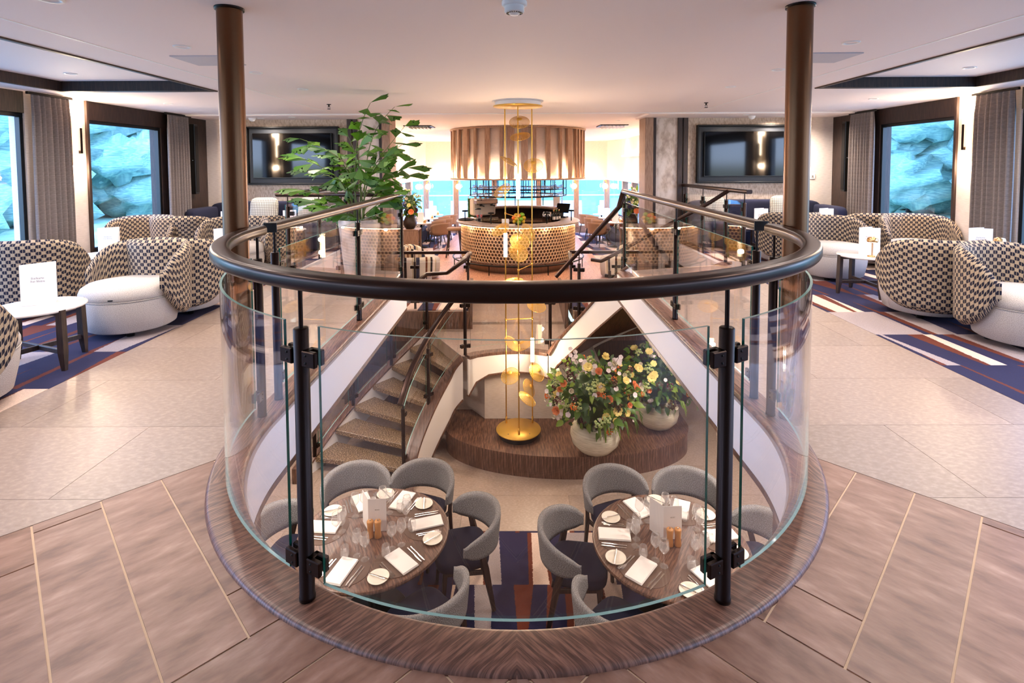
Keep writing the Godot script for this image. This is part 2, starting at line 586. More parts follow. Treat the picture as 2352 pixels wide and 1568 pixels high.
	var sc := mat("stripe_cloth", Color(1, 1, 1), 0.95)
	sc.albedo_texture = ImageTexture.create_from_image(im)
	# patterned cushions
	im = Image.create(64, 64, false, Image.FORMAT_RGB8)
	for yy in 64:
		for xx in 64:
			var on := (int((xx + yy) / 8.0) % 3 == 0) != (int((xx - yy + 64) / 8.0) % 4 == 0)
			im.set_pixel(xx, yy, Color(0.12, 0.12, 0.2) if on else Color(0.82, 0.78, 0.72))
	tripl(mat("zigzag_cloth", Color(1, 1, 1), 0.95), ImageTexture.create_from_image(im), Vector3(4, 4, 4), false)
	im = Image.create(32, 32, false, Image.FORMAT_RGB8)
	for yy in 32:
		for xx in 32:
			im.set_pixel(xx, yy, Color(0.45, 0.42, 0.38) if xx % 8 < 2 or yy % 8 < 2 else Color(0.86, 0.83, 0.76))
	tripl(mat("basket_cloth", Color(1, 1, 1), 0.95), ImageTexture.create_from_image(im), Vector3(9, 9, 9), false)
	carpet_mat("carpet_lounge", 5, 2.1, 0.68)
	carpet_mat("carpet_dining", 9, 2.2, 0.72)
	carpet_mat("carpet_bar", 13, 2.6, 0.68)

# printed carpet: rows of slanting ribbons in navy, rust, grey and cream
func carpet_mat(id: String, s: int, across: float, row: float) -> void:
	var r := RandomNumberGenerator.new()
	r.seed = s
	var N := 512
	var im := Image.create(N, N, false, Image.FORMAT_RGB8)
	var navy := Color(0.115, 0.105, 0.25)
	var rust := Color(0.38, 0.155, 0.075)
	var grey := Color(0.62, 0.57, 0.57)
	var cream := Color(0.84, 0.745, 0.68)
	var rows := 4
	for q in rows:
		var y0 := q * N / rows
		var bands := []
		var x := -70.0
		while x < N + 70.0:
			var pick := r.randi() % 4
			var c: Color = [navy, navy, grey, cream][pick]
			var w := r.randf_range(26, 70) if pick < 2 else r.randf_range(16, 48)
			bands.append([x, x + r.randf_range(-22, 22), c, r.randi() % 3])
			if pick < 2 or r.randf() < 0.35:
				bands[-1][2] = c
				bands.append([x + w, bands[-1][1] + w * r.randf_range(0.75, 1.25), rust, 0])
				x += w + r.randf_range(8, 13)
			else:
				x += w
		for yy in N / rows:
			var f := float(yy) / (N / rows)
			var jit := 0.0
			for b in bands.size():
				if yy % 3 == 0: jit = r.randf_range(-1.3, 1.3)
				var xa := int(lerpf(bands[b][0], bands[b][1], f) + jit)
				if xa < N: im.fill_rect(Rect2i(maxi(xa, 0), y0 + yy, N, 1), bands[b][2])
	var n := FastNoiseLite.new()
	n.seed = s
	n.frequency = 0.4
	for yy in N:
		for xx in N:
			var c := im.get_pixel(xx, yy) * (1.0 + 0.13 * n.get_noise_2d(xx, yy))
			im.set_pixel(xx, yy, c)
	var m := mat(id, Color(1, 1, 1), 1.0)
	m.albedo_texture = ImageTexture.create_from_image(im)
	m.set_meta("sx", 1.0 / across)
	m.set_meta("sy", 1.0 / (row * rows))

func carpet(called: String, p: PackedVector2Array, y: float, m: StandardMaterial3D, shift := Vector2.ZERO, mirror := false) -> MeshInstance3D:
	var st := S()
	var ix := Geometry2D.triangulate_polygon(p)
	var sx: float = m.get_meta("sx")
	var sy: float = m.get_meta("sy")
	var put := func(v: Vector2, h: float) -> void:
		st.set_uv(Vector2((-v.x if mirror else v.x) * sx + shift.x, v.y * sy + shift.y))
		st.add_vertex(V(v.x, h, v.y))
	for i in range(0, ix.size(), 3):
		var a := p[ix[i]]; var b := p[ix[i + 1]]; var c := p[ix[i + 2]]
		if (b - a).cross(c - a) < 0: var q := b; b = c; c = q
		for v in [a, c, b]: put.call(v, y)
	for i in p.size():
		var a := p[i]; var b := p[(i + 1) % p.size()]
		for v in [[a, y - 0.012], [b, y - 0.012], [b, y], [a, y - 0.012], [b, y], [a, y]]: put.call(v[0], v[1])
	return obj(called, st, m)

const DOWN := [[-2.35, 2.72, 2.27], [-2.35, 3.78, 2.27], [-2.34, 4.83, 2.27], [-2.33, 5.86, 2.27], [2.35, 2.72, 2.27], [2.35, 3.75, 2.27], [2.36, 4.8, 2.27], [2.35, 5.82, 2.27],
	[-3.54, 4.07, 2.37], [-3.54, 5.36, 2.37], [-4.5, 5.4, 2.37], [-4.66, 7.15, 2.27], [3.53, 4.0, 2.37], [3.55, 5.28, 2.37], [4.5, 5.3, 2.37], [4.67, 6.95, 2.27],
	[-3.75, 8.95, 2.25], [-4.36, 9.12, 2.25], [3.85, 8.88, 2.25], [4.56, 9.2, 2.25], [4.88, 8.93, 2.25],
	[-2.35, 1.6, 2.27], [2.35, 1.6, 2.27], [-3.54, 2.6, 2.37], [3.54, 2.6, 2.37], [-4.6, 3.2, 2.37], [4.6, 3.2, 2.37], [-2.35, -0.6, 2.27], [2.35, -0.6, 2.27], [-4.4, -0.6, 2.27], [4.4, -0.6, 2.27]]
const CC := Vector2(0.0, 2.91)     # centre of the round end of the stair well
const XL := -5.5
const XR := 5.65

# horseshoe at radius r: from the far end on the port side round the near end to the far end on the starboard side
func horseshoe(r: float, dl: float, dr: float, y: float, n := 64) -> Array:
	var a := [V(-r, y, dl)]
	for i in n + 1:
		var t := PI + PI * i / n
		a.append(V(CC.x + cos(t) * r, y, CC.y + sin(t) * r))
	a.append(V(r, y, dr))
	return a

func horseshoe2(r: float, dl: float, dr: float, n := 64) -> PackedVector2Array:
	var p := PackedVector2Array()
	for v in horseshoe(r, dl, dr, 0.0, n): p.append(Vector2(v.x, -v.z))
	return p

func setting() -> void:
	upper_floor()
	ceilings()
	side_walls()
	bulkhead()
	lower_shell()

func upper_floor() -> void:
	var fl := shell_node("floor")
	# slab in two halves round the well
	var well := horseshoe2(1.44, 6.5, 7.05)
	well.append_array(poly([2.95, 7.5, 2.95, 9.6, -2.95, 9.6, -2.95, 6.5]))
	var st := S()
	for half in [poly([XL - 0.2, -5, 0, -5, 0, 9.46, XL - 0.2, 9.46]), poly([0, -5, XR + 0.2, -5, XR + 0.2, 9.46, 0, 9.46])]:
		for p in Geometry2D.clip_polygons(half, well):
			plate(st, p, -0.3, -0.004)
	obj("slab", st, M.grout, fl)
	# wooden kerb round the well, with its grain mirrored at the middle, and the white fascia under it
	st = S()
	var n := 72
	var path := horseshoe2(1.44, 6.5, 7.0, n)
	var pr := rounded(0.15, 0.05, 0.018, 3)
	st.set_smooth_group(1)
	var run := 0.0
	for i in path.size() - 1:
		var a := path[i]; var b := path[i + 1]
		var ta := (path[mini(i + 1, path.size() - 1)] - path[maxi(i - 1, 0)]).normalized()
		var tb := (path[mini(i + 2, path.size() - 1)] - path[i]).normalized()
		var na := Vector2(ta.y, -ta.x); var nb := Vector2(tb.y, -tb.x)
		for j in pr.size():
			var k := (j + 1) % pr.size()
			var q := []
			for e in [[a, na, j], [a, na, k], [b, nb, k], [b, nb, j]]:
				var w: Vector2 = e[0] + e[1] * pr[e[2]].x
				var mid: Vector2 = (a + b) / 2
				var g := Vector2((absf(w.x) + w.y) * 6.0, (w.y - absf(w.x)) * 0.45)
				if absf(mid.x) > 1.3: g = Vector2(w.x * 7.0 + w.y * 0.8, w.y * 0.45)
				q.append([V(w.x, -0.008 + pr[e[2]].y, w.y), g])
			for z in [0, 1, 2, 0, 2, 3]:
				st.set_uv(q[z][1]); st.add_vertex(q[z][0])
	struct("trim_1", st, M.walnut_uv)
	st = S()
	sweep(st, poly([-0.012, -0.34, 0.03, -0.34, 0.03, -0.03, -0.012, -0.03]), horseshoe(1.365, 6.5, 6.98, 0.0, 64), false)
	var far := [V(-1.36, 0, 6.5), V(-2.95, 0, 6.5), V(-2.95, 0, 9.45)]
	far.reverse()
	sweep(st, poly([-0.03, -0.34, 0.012, -0.34, 0.012, 0.02, -0.03, 0.02]), far, false)
	sweep(st, poly([-0.03, -0.34, 0.012, -0.34, 0.012, 0.02, -0.03, 0.02]), [V(2.9, 0, 7.48), V(2.95, 0, 7.5), V(2.95, 0, 9.45)], false)
	struct("trim_2", st, M.white_board)
	st = S()
	sweep(st, poly([-0.016, -0.375, 0.036, -0.375, 0.036, -0.34, -0.016, -0.34]), horseshoe(1.365, 6.5, 6.95, 0.0, 64), false)
	struct("trim_3", st, M.walnut_local)
	# brown plank tiles laid at 45 degrees, mirrored about the axis
	var disc := disc2(CC.x, CC.y, 1.505, 1.505, 96)
	for sd in [-1.0, 1.0]:
		var reg := poly([0, 0.6, 0, 3.95, 3.0, 0.95, 3.0, 0.6])
		var r0 := Geometry2D.clip_polygons(reg, disc)
		var rr := PackedVector2Array()
		for p in r0:
			if p.size() > rr.size() or true:
				var cen := Vector2.ZERO
				for v in p: cen += v / p.size()
				if cen.y < 2.9 and p.size() > 6: rr = p
		var turn: float = PI / 4 * sd
		var inv := Basis(Vector3.UP, turn).inverse()
		var num := 0
		var sb := 0.10 if sd < 0 else 0.192
		var tb := 2.337 if sd < 0 else 2.352
		var rects := []
		for k in range(-9, 6):
			var s0 := sb + 0.309 * k
			var j0 := tb + 0.305 * (k - (1 if sd < 0 else 0))
			for q in range(-1, 3):
				rects.append([s0, s0 + 0.309, maxf(j0 + 1.83 * q, tb), j0 + 1.83 * (q + 1)])
		for k in range(1, 9):
			var t0 := tb - 0.3075 * k
			for q in range(-3, 3):
				var s0 := -0.35 + 0.52 * k + 1.83 * q
				rects.append([s0, s0 + 1.83, t0, t0 + 0.3075])
		var g := 0.0052
		for r in rects:
			if r[3] - r[2] < 0.02: continue
			var p := PackedVector2Array()
			for v in [[r[0] + g, r[2] + g], [r[1] - g, r[2] + g], [r[1] - g, r[3] - g], [r[0] + g, r[3] - g]]:
				p.append(Vector2((v[1] - v[0]) / 2, (v[0] + v[1]) / 2))
			for c in Geometry2D.intersect_polygons(p, rr):
				var loc := PackedVector2Array()
				for v in c:
					var w := inv * V(v.x * sd, 0, v.y)
					loc.append(Vector2(w.x, -w.z))
				var s2 := S()
				plate(s2, loc, -0.016, 0.0, 0.0)
				var o := obj("tile", s2, M["brown_stone_%d" % (num * 7 % 3)], fl)
				o.rotation.y = turn
				num += 1
	# beige tiles in rows across
	var kerb := horseshoe2(1.505, 6.5, 7.05)
	kerb.append_array(poly([3.2, 7.5, 3.2, 12, -3.2, 12, -3.2, 6.5]))
	var num := 0
	for sd in [-1.0, 1.0]:
		var reg := poly([0, 3.957, 3.0, 0.957, 3.0, 9.45, 0, 9.45])
		var rr := Geometry2D.clip_polygons(reg, kerb)
		for k in range(-3, 12):
			var d0 := 2.192 + 0.632 * k
			for q in range(-1, 4):
				var x0 := 2.005 - 1.265 * 2 + 1.265 * q + (0.0 if k % 2 == 0 else 0.71)
				var p := poly([x0 + 0.0012, d0 + 0.0012, x0 + 1.2638, d0 + 0.0012, x0 + 1.2638, d0 + 0.6308, x0 + 0.0012, d0 + 0.6308])
				for reg2 in rr:
					for c in Geometry2D.intersect_polygons(p, reg2):
						var loc := PackedVector2Array()
						for v in c: loc.append(Vector2(v.x * sd, v.y))
						var s2 := S()
						plate(s2, loc, -0.016, 0.0, 0.0)
						obj("tile", s2, M["beige_stone_%d" % (num * 5 % 3)], fl)
						num += 1
	st = S()
	plate(st, poly([-3, -5, 3, -5, 3, 0.59, -3, 0.59]), -0.016, 0.0)
	obj("stone_field", st, M.brown_stone_1, fl)
	tag(carpet("carpet", poly([XL, -5, -3.0, -5, -3.0, 9.45, XL, 9.45]), 0.002, M.carpet_lounge, Vector2(0.1, 0.03)), "navy, rust and cream striped carpet under the tub chairs on the port (left) side", "carpet", "striped carpets")
	tag(carpet("carpet", poly([3.0, -5, XR, -5, XR, 9.45, 3.0, 9.45]), 0.002, M.carpet_lounge, Vector2(0.35, 0.4)), "navy, rust and cream striped carpet under the tub chairs on the starboard (right) side", "carpet", "striped carpets")

func ceilings() -> void:
	var ce := shell_node("ceiling")
	var st := S()
	cbox(st, -3.33, 3.33, 2.27, 2.5, -5, 8.65, 0)
	for r in [[XL - 0.2, -3.33, 5.98, 8.65], [3.33, XR + 0.2, 5.94, 8.65], [XL - 0.2, -5.06, -5, 5.98], [5.08, XR + 0.2, -5, 5.94], [-5.06, -3.33, -5, -2.5], [3.33, 5.08, -5, -2.5]]:
		cbox(st, r[0], r[1], 2.27, 2.5, r[2], r[3], 0)
	cbox(st, -5.06, -3.33, 2.37, 2.5, -2.5, 5.98, 0)
	cbox(st, 3.33, 5.08, 2.37, 2.5, -2.5, 5.94, 0)
	obj("ceiling_board", st, M.ceiling, ce)
	st = S()
	cbox(st, XL - 0.2, -2.2, 2.25, 2.5, 8.68, 9.7, 0)
	cbox(st, 2.2, XR + 0.2, 2.25, 2.5, 8.68, 9.7, 0)
	cbox(st, -3.8, 3.8, 2.285, 2.5, 8.68, 19.4, 0)
	obj("ceiling_board", st, M.ceiling, ce)
	st = S()
	cbox(st, XL, XR, 2.262, 2.3, 8.63, 8.69, 0.002)
	for x in [-2.92, 2.92]: cbox(st, x - 0.007, x + 0.007, 2.266, 2.28, -4, 8.45, 0.001)
	obj("joint_strip", st, M.white, ce)
	for c in [[-5.06, -3.33, -2.5, 5.98], [3.33, 5.08, -2.5, 5.94]]:
		st = S()
		cbox(st, c[0], c[0] + 0.045, 2.258, 2.37, c[2], c[3])
		cbox(st, c[1] - 0.045, c[1], 2.258, 2.37, c[2], c[3])
		cbox(st, c[0] + 0.045, c[1] - 0.045, 2.258, 2.37, c[3] - 0.1, c[3])
		cbox(st, c[0] + 0.045, c[1] - 0.045, 2.258, 2.37, c[2], c[2] + 0.1)
		obj("coffer_frame", st, M.dark_wood, ce)
	for x in [-2.44, 2.46]:
		st = S()
		cbox(st, x - 0.2, x + 0.2, 2.262, 2.28, 4.08, 4.46, 0.003)
		obj("access_panel", st, mat("hatch_grey", Color(0.74, 0.72, 0.74), 0.6) if not M.has("hatch_grey") else M.hatch_grey, ce)
	# downlights
	var first: Node3D = null
	var names := ["over the walkway", "in the dark framed coffer", "over the far seats", "by the screen wall", "behind the viewer"]
	var i := 0
	for p in DOWN:
		var side := "left" if p[0] < 0 else "right"
		var where: String = names[4] if p[1] < 2.65 else names[1] if p[2] > 2.3 else names[3] if p[1] > 8.0 else names[2] if p[1] > 6.5 else names[0]
		var lab := "round downlight %s on the %s, %s" % [where, side, ["nearest the screens" if p[1] > 5.0 else "mid row" if p[1] > 3.9 else "near row", "toward the middle" if absf(p[0]) < 4.2 else "toward the windows"][1 if p[2] > 2.3 or p[1] > 6.0 else 0]]
		if p[1] < 5.0 and p[1] > 4.4: lab = lab.replace("near row", "third along").replace("mid row", "third along")
		if p[1] < 3.3 and p[1] > 2.65: lab = lab.replace("near row", "first in view")
		if p[1] > 9.05: lab += ", closest to the wall"
		if absf(p[0] - 4.88) < 0.01: lab = "round downlight by the screen wall, above the socket"
		if p[1] < 2.65: lab = "small recessed downlight behind the viewer, place %d counting forward" % (i + 1)
		if p[1] > 2.5 and p[1] < 3.3 and p[2] > 2.3: lab += " outside the coffer row"
		if absf(absf(p[0]) - 4.5) < 0.05: lab = "small round recessed downlight in the %s coffer, corner nearest the window" % side
		if first == null:
			first = thing("ceiling_light", lab, "ceiling light", V(p[0], p[2], p[1]), 0, "recessed downlights")
			st = S()
			lathe(st, [Vector2(0.036, 0.012), Vector2(0.038, -0.004), Vector2(0.056, -0.007), Vector2(0.06, 0.004)], 20)
			obj("trim_ring", st, M.white, first)
			st = S()
			lathe(st, [Vector2(0.0, 0.004), Vector2(0.038, 0.004)], 20)
			obj("lens", st, M.lens_glow, first)
		else:
			copy(first, lab, V(p[0], p[2], p[1]))
		i += 1
	# smoke detector, sprinklers, small detectors
	var sd := thing("smoke_detector", "round white smoke detector on the ceiling above the stair well", "smoke detector", V(0.0, CEIL, 2.8))
	st = S()
	lathe(st, [Vector2(0.066, 0.002), Vector2(0.066, -0.016), Vector2(0.06, -0.022), Vector2(0.0, -0.022)], 28)
	obj("base", st, M.white, sd)
	st = S()
	lathe(st, [Vector2(0.05, -0.02), Vector2(0.052, -0.05), Vector2(0.044, -0.056), Vector2(0.03, -0.058), Vector2(0.022, -0.066), Vector2(0.0, -0.07)], 28)
	obj("housing", st, M.white, sd)
	st = S()
	for k in 20:
		var a := TAU * k / 20
		box(st, Vector3(cos(a) * 0.036, -0.0585, sin(a) * 0.036), Vector3(0.014, 0.003, 0.004), 0.0005, Basis(Vector3.UP, -a))
	obj("vent_slots", st, M.black, sd)
	var sp: Node3D = null
	for x in [-2.55, 2.62]:
		var lab := "small dark fire sprinkler head hanging from the ceiling, %s" % ("above the palm" if x < 0 else "right of the brass lamp")
		if sp: copy(sp, lab, V(x, CEIL, 7.3))
		else:
			sp = thing("sprinkler", lab, "sprinkler", V(x, CEIL, 7.3), 0, "sprinkler heads")
			st = S()
			lathe(st, [Vector2(0.03, 0.0), Vector2(0.03, -0.006), Vector2(0.01, -0.012), Vector2(0.01, -0.035), Vector2(0.0, -0.037)], 14)
			obj("rose", st, M.dark_metal, sp)
			st = S()
			rod(st, Vector3(-0.014, -0.03, 0), Vector3(-0.008, -0.065, 0), 0.003, 6)
			rod(st, Vector3(0.014, -0.03, 0), Vector3(0.008, -0.065, 0), 0.003, 6)
			lathe(st, [Vector2(0.0, -0.064), Vector2(0.024, -0.064), Vector2(0.022, -0.069), Vector2(0.0, -0.069)], 12)
			obj("deflector", st, M.dark_metal, sp)
	var vd: Node3D = null
	for x in [-4.5, 4.05]:
		var lab := "small white dome detector on the ceiling edge by the %s screen" % ("left" if x < 0 else "right")
		if vd: copy(vd, lab, V(x, 2.25, 9.1))
		else:
			vd = thing("dome_detector", lab, "detector", V(x, 2.25, 9.1), 0, "dome detectors")
			st = S()
			lathe(st, [Vector2(0.06, 0.0), Vector2(0.055, -0.02), Vector2(0.035, -0.05), Vector2(0.0, -0.06)], 16)
			obj("dome", st, M.white, vd)
	var vt: Node3D = null
	for x in [-2.08, 2.12]:
		var lab := "square ceiling air vent with slats over the bar on the %s" % ("left" if x < 0 else "right")
		if vt: copy(vt, lab, V(x, 2.285, 11.6))
		else:
			vt = thing("air_vent", lab, "vent", V(x, 2.285, 11.6), 0, "bar ceiling vents")
			st = S()
			for k in [[-0.27, 0, 0.06, 0.6], [0.27, 0, 0.06, 0.6], [0, -0.27, 0.48, 0.06], [0, 0.27, 0.48, 0.06]]:
				box(st, Vector3(k[0], -0.01, k[1]), Vector3(k[2], 0.02, k[3]))
			box(st, Vector3(0, 0.0, 0), Vector3(0.48, 0.004, 0.48), 0)
			obj("frame", st, M.dark_metal, vt)
			for k in 6:
				st = S()
				box(st, Vector3(-0.2 + 0.08 * k, -0.03, 0), Vector3(0.012, 0.07, 0.46), 0.002, Basis(Vector3(0, 0, 1), 0.6))
				obj("slat", st, M.white, vt)

func wavy(st: SurfaceTool, w: float, y0: float, y1: float, folds: int, depth: float, s: int) -> void:
	st.set_smooth_group(1)
	var r := RandomNumberGenerator.new()
	r.seed = s
	var ph := []
	for i in folds * 2 + 2: ph.append(r.randf_range(0.6, 1.2))
	var nu := folds * 10
	var nv := 10
	var P := func(i: int, j: int, back: float) -> Vector3:
		var u := float(i) / nu
		var v := float(j) / nv
		var q := u * folds
		var k := int(q)
		var amp: float = lerpf(ph[k], ph[k + 1], q - k)
		var flare := 1.0 - 0.1 * (1.0 - v) * (1.0 - v)
		var top := 0.45 if v > 0.96 else 1.0
		return Vector3((u - 0.5) * w * (1.0 + 0.14 * (1.0 - v)) * flare, lerpf(y0, y1, v), sin(q * TAU + 0.5 * sin(q * 3.0) + 0.35 * v) * depth * amp * top + back)
	for i in nu:
		for j in nv:
			quad(st, P.call(i, j, 0), P.call(i, j + 1, 0), P.call(i + 1, j + 1, 0), P.call(i + 1, j, 0))
			quad(st, P.call(i, j, -0.004), P.call(i + 1, j, -0.004), P.call(i + 1, j + 1, -0.004), P.call(i, j + 1, -0.004))

func side_walls() -> void:
	for sd in [-1.0, 1.0]:
		var X: float = XL if sd < 0 else XR
		var side := "left" if sd < 0 else "right"
		var w := shell_node("wall_" + side)
		var x0 := X
		var x1: float = X + 0.18 * sd
		# opening runs (d from, to)
		var ops := [[-4.2, -1.3], [-0.9, 2.3], [2.9, 5.95], [6.82, 8.24]]
		var d0 := -5.0
		var st := S()
		var sw := S()
		for o in ops:
			cbox(st if o[0] != 6.82 else sw, x0, x1, 0.0, 2.27, d0, o[0], 0)
			d0 = o[1]
		obj("dark_panel", st, M.dark_wood, w)
		obj("wallpaper_panel", sw, M.wallpaper, w)
		st = S()
		cbox(st, x0, x1, 0.0, 2.27, d0, 9.7, 0)
		for o in ops:
			cbox(st, x0, x1, 2.03, 2.27, o[0], o[1], 0)
			cbox(st, x0, x1, 0.0, 0.32, o[0], o[1], 0)
		cbox(st, X - 0.03 * sd, X + 0.01 * sd, 0.0, 2.27, 6.785, 6.825, 0.003)
		obj("wood_panel", st, M.dark_wood, w)
		st = S()
		cbox(st, x0, x1, -3.0, -0.0, -5, 9.7, 0)
		obj("lower_panel", st, M.wallpaper, w)
		for o in ops:
			var wn := shell_node("window_1")
			wn.position = V(X + 0.045 * sd, 0, 0)
			wn.name = "window_%d" % (ops.find(o) + 1 + (4 if sd > 0 else 0))
			st = S()
			for f in [[0.32, 0.37, o[0], o[1]], [1.985, 2.03, o[0], o[1]], [0.37, 1.985, o[0], o[0] + 0.045], [0.37, 1.985, o[1] - 0.045, o[1]]]:
				cbox(st, -0.03, 0.03, f[0], f[1], f[2], f[3])
			obj("frame", st, M.black, wn)
			st = S()
			quad(st, V(0, 0.37, o[0] + 0.04), V(0, 1.985, o[0] + 0.04), V(0, 1.985, o[1] - 0.04), V(0, 0.37, o[1] - 0.04))
			obj("pane", st, M.window_pane, wn)
		# curtains
		var lab := ["grey pleated curtain on the %s between the near window and the wall light" % side, "grey pleated curtain on the far edge of the %s window beside the speaker" % side]
		var cu := [[6.18, 0.5, 7], [8.52, 0.55, 8]]
		for k in 2:
			var c := thing("curtain", lab[k], "curtain", V(X - 0.1 * sd, 0.0, cu[k][0]), PI / 2, "grey window curtains")
			st = S()
			wavy(st, cu[k][1], 0.06, 2.235, cu[k][2], 0.032, 3 + k)
			obj("fabric", st, M.curtain, c)
			st = S()
			box(st, Vector3(0, 2.25, 0), Vector3(cu[k][1] + 0.1, 0.03, 0.03))
			obj("track", st, M.dark_metal, c)
		# wall light: brass spine before a glowing panel
		var sc := thing("wall_light", "tall glowing wall light with a brown spine on the cream panel by the %s window" % side, "wall light", V(X - 0.0 * sd, 1.76, 6.6), 0, "wall lights")
		st = S()
		box(st, Vector3(-0.02 * sd, 0, 0), Vector3(0.03, 0.66, 0.03))
		obj("backplate", st, M.brass, sc)
		st = S()
		box(st, Vector3(-0.05 * sd, 0, 0), Vector3(0.035, 0.64, 0.13), 0.01)
		obj("diffuser", st, M.sconce_glow if M.has("sconce_glow") else sconce_mat(), sc)
		st = S()
		box(st, Vector3(-0.085 * sd, -0.01, 0), Vector3(0.035, 0.32, 0.035), 0.004)
		obj("spine", st, M.bronze, sc)
		lamp_area(V(X - 0.072 * sd, 1.93, 6.6), Vector3(-sd, 0, 0), 0.13, 0.6, 1.6, GLOW)
		lamp_omni(V(X - 0.04 * sd, 2.13, 6.6), 0.35, GLOW, 0.03)
		lamp_omni(V(X - 0.04 * sd, 1.39, 6.6), 0.5, GLOW, 0.03)
		# slim loudspeaker
		var lo := thing("speaker", "slim tall black loudspeaker on the dark wood panel beside the %s curtain" % side, "loudspeaker", V(X, 1.55, 9.0), 0, "slim wall speakers")
		st = S()
		box(st, Vector3(-0.045 * sd, 0, 0), Vector3(0.09, 1.18, 0.1), 0.008)
		obj("cabinet", st, M.black, lo)
		st = S()
		box(st, Vector3(-0.093 * sd, 0, 0), Vector3(0.008, 1.12, 0.08), 0.003)
		obj("grille", st, M.dark_metal, lo)
		st = S()
		box(st, Vector3(-0.05 * sd, -0.02, 0.055), Vector3(0.02, 0.012, 0.01), 0.002)
		obj("badge", st, M.steel, lo)
	var bk := S()
	cbox(bk, XL - 0.2, XR + 0.2, -0.3, 2.5, -5.2, -5.0, 0)
	struct("wall_back", bk, M.wallpaper)

func sconce_mat() -> StandardMaterial3D:
	var tg := mat("sconce_glow", Color(1, 0.95, 0.88), 0.5)
	tg.emission_enabled = true
	tg.emission = Color(1.0, 0.83, 0.62)
	tg.emission_energy_multiplier = 4.0
	return tg

func bulkhead() -> void:
	var w := shell_node("wall_front")
	var st := S()
	cbox(st, XL, -4.85, -0.3, 2.26, 9.45, 9.65, 0)
	cbox(st, 4.9, XR, -0.3, 2.26, 9.45, 9.65, 0)
	obj("wallpaper_panel", st, M.wallpaper, w)
	st = S()
	cbox(st, -4.85, -2.97, -1.0, 2.26, 9.45, 9.65, 0)
	cbox(st, 3.06, 4.9, -1.0, 2.26, 9.45, 9.65, 0)
	obj("stone_panel", st, M.tv_wall, w)
	for sd in [-1.0, 1.0]:
		var o := 0.0 if sd < 0 else 0.09
		st = S()
		for b in [[2.79, 2.87], [2.89, 2.97]]:
			cbox(st, sd * (b[0] + o), sd * (b[1] + o), -1.0, 2.26, 9.38, 9.65)
		cbox(st, sd * (2.34 + o), sd * (2.4 + o), -1.0, 2.26, 9.36, 9.65)
		obj("dark_post", st, M.dark_wood, w)
		st = S()
		cbox(st, sd * (2.4 + o), sd * (2.79 + o), -1.0, 2.26, 9.42, 9.65, 0)
		obj("marble_panel", st, M.pale_stone, w)
		st = S()
		cbox(st, sd * (2.19 + o), sd * (2.335 + o), -1.0, 2.28, 9.3, 9.75)
		obj("oak_post", st, M.oak, w)
	# screens
	for sd in [-1.0, 1.0]:
		var side := "left" if sd < 0 else "right"
		var cx := -3.94 if sd < 0 else 4.04
		var tv := thing("television", "large black flat screen in a slate frame on the %s stone wall" % side, "television", V(cx, 1.61, 9.45), 0, "wall screens")
		st = S()
		box(st, Vector3(0, 0, 0.02), Vector3(1.56, 0.97, 0.04))
		obj("backing_panel", st, M.slate, tv)
		st = S()
		for f in [[0, 0.5, 1.64, 0.03], [0, -0.5, 1.64, 0.03], [-0.805, 0, 0.03, 0.97], [0.805, 0, 0.03, 0.97]]:
			box(st, Vector3(f[0], f[1], 0.045), Vector3(f[2], f[3], 0.09))
		obj("frame", st, M.dark_metal, tv)
		st = S()
		box(st, Vector3(0.0, 0.0, 0.07), Vector3(1.4, 0.8, 0.05), 0.006)
		obj("bezel", st, M.black, tv)
		st = S()
		box(st, Vector3(0.0, 0.004, 0.096), Vector3(1.38, 0.775, 0.004), 0)
		obj("screen", st, M.black_gloss, tv)
	var so := thing("wall_socket", "white switch plate with a symbol on the cream wall by the right screen", "socket", V(5.3, 1.21, 9.45))
	st = S()
	box(st, Vector3(0, 0, 0.006), Vector3(0.09, 0.1, 0.012), 0.004)
	obj("plate", st, M.white, so)
	st = S()
	box(st, Vector3(0, 0.0, 0.013), Vector3(0.03, 0.03, 0.003), 0.001)
	box(st, Vector3(0, -0.025, 0.013), Vector3(0.045, 0.008, 0.003), 0.001)
	obj("symbol", st, M.print_grey, so)
	# bronze pillars through both decks
	for sd in [-1.0, 1.0]:
		var pl := thing("pillar", "round bronze pillar on the %s of the stair well, floor to ceiling" % ("left" if sd < 0 else "right"), "pillar", V(1.53 * sd, 0, 2.88), 0, "bronze pillars")
		st = S()
		lathe(st, [Vector2(0.064, -0.02), Vector2(0.064, CEIL)], 40)
		obj("shaft", st, M.pillar_bronze, pl)
		st = S()
		lathe(st, [Vector2(0.064, CEIL - 0.012), Vector2(0.074, CEIL - 0.012), Vector2(0.074, CEIL)], 32)
		obj("collar", st, M.bronze, pl)

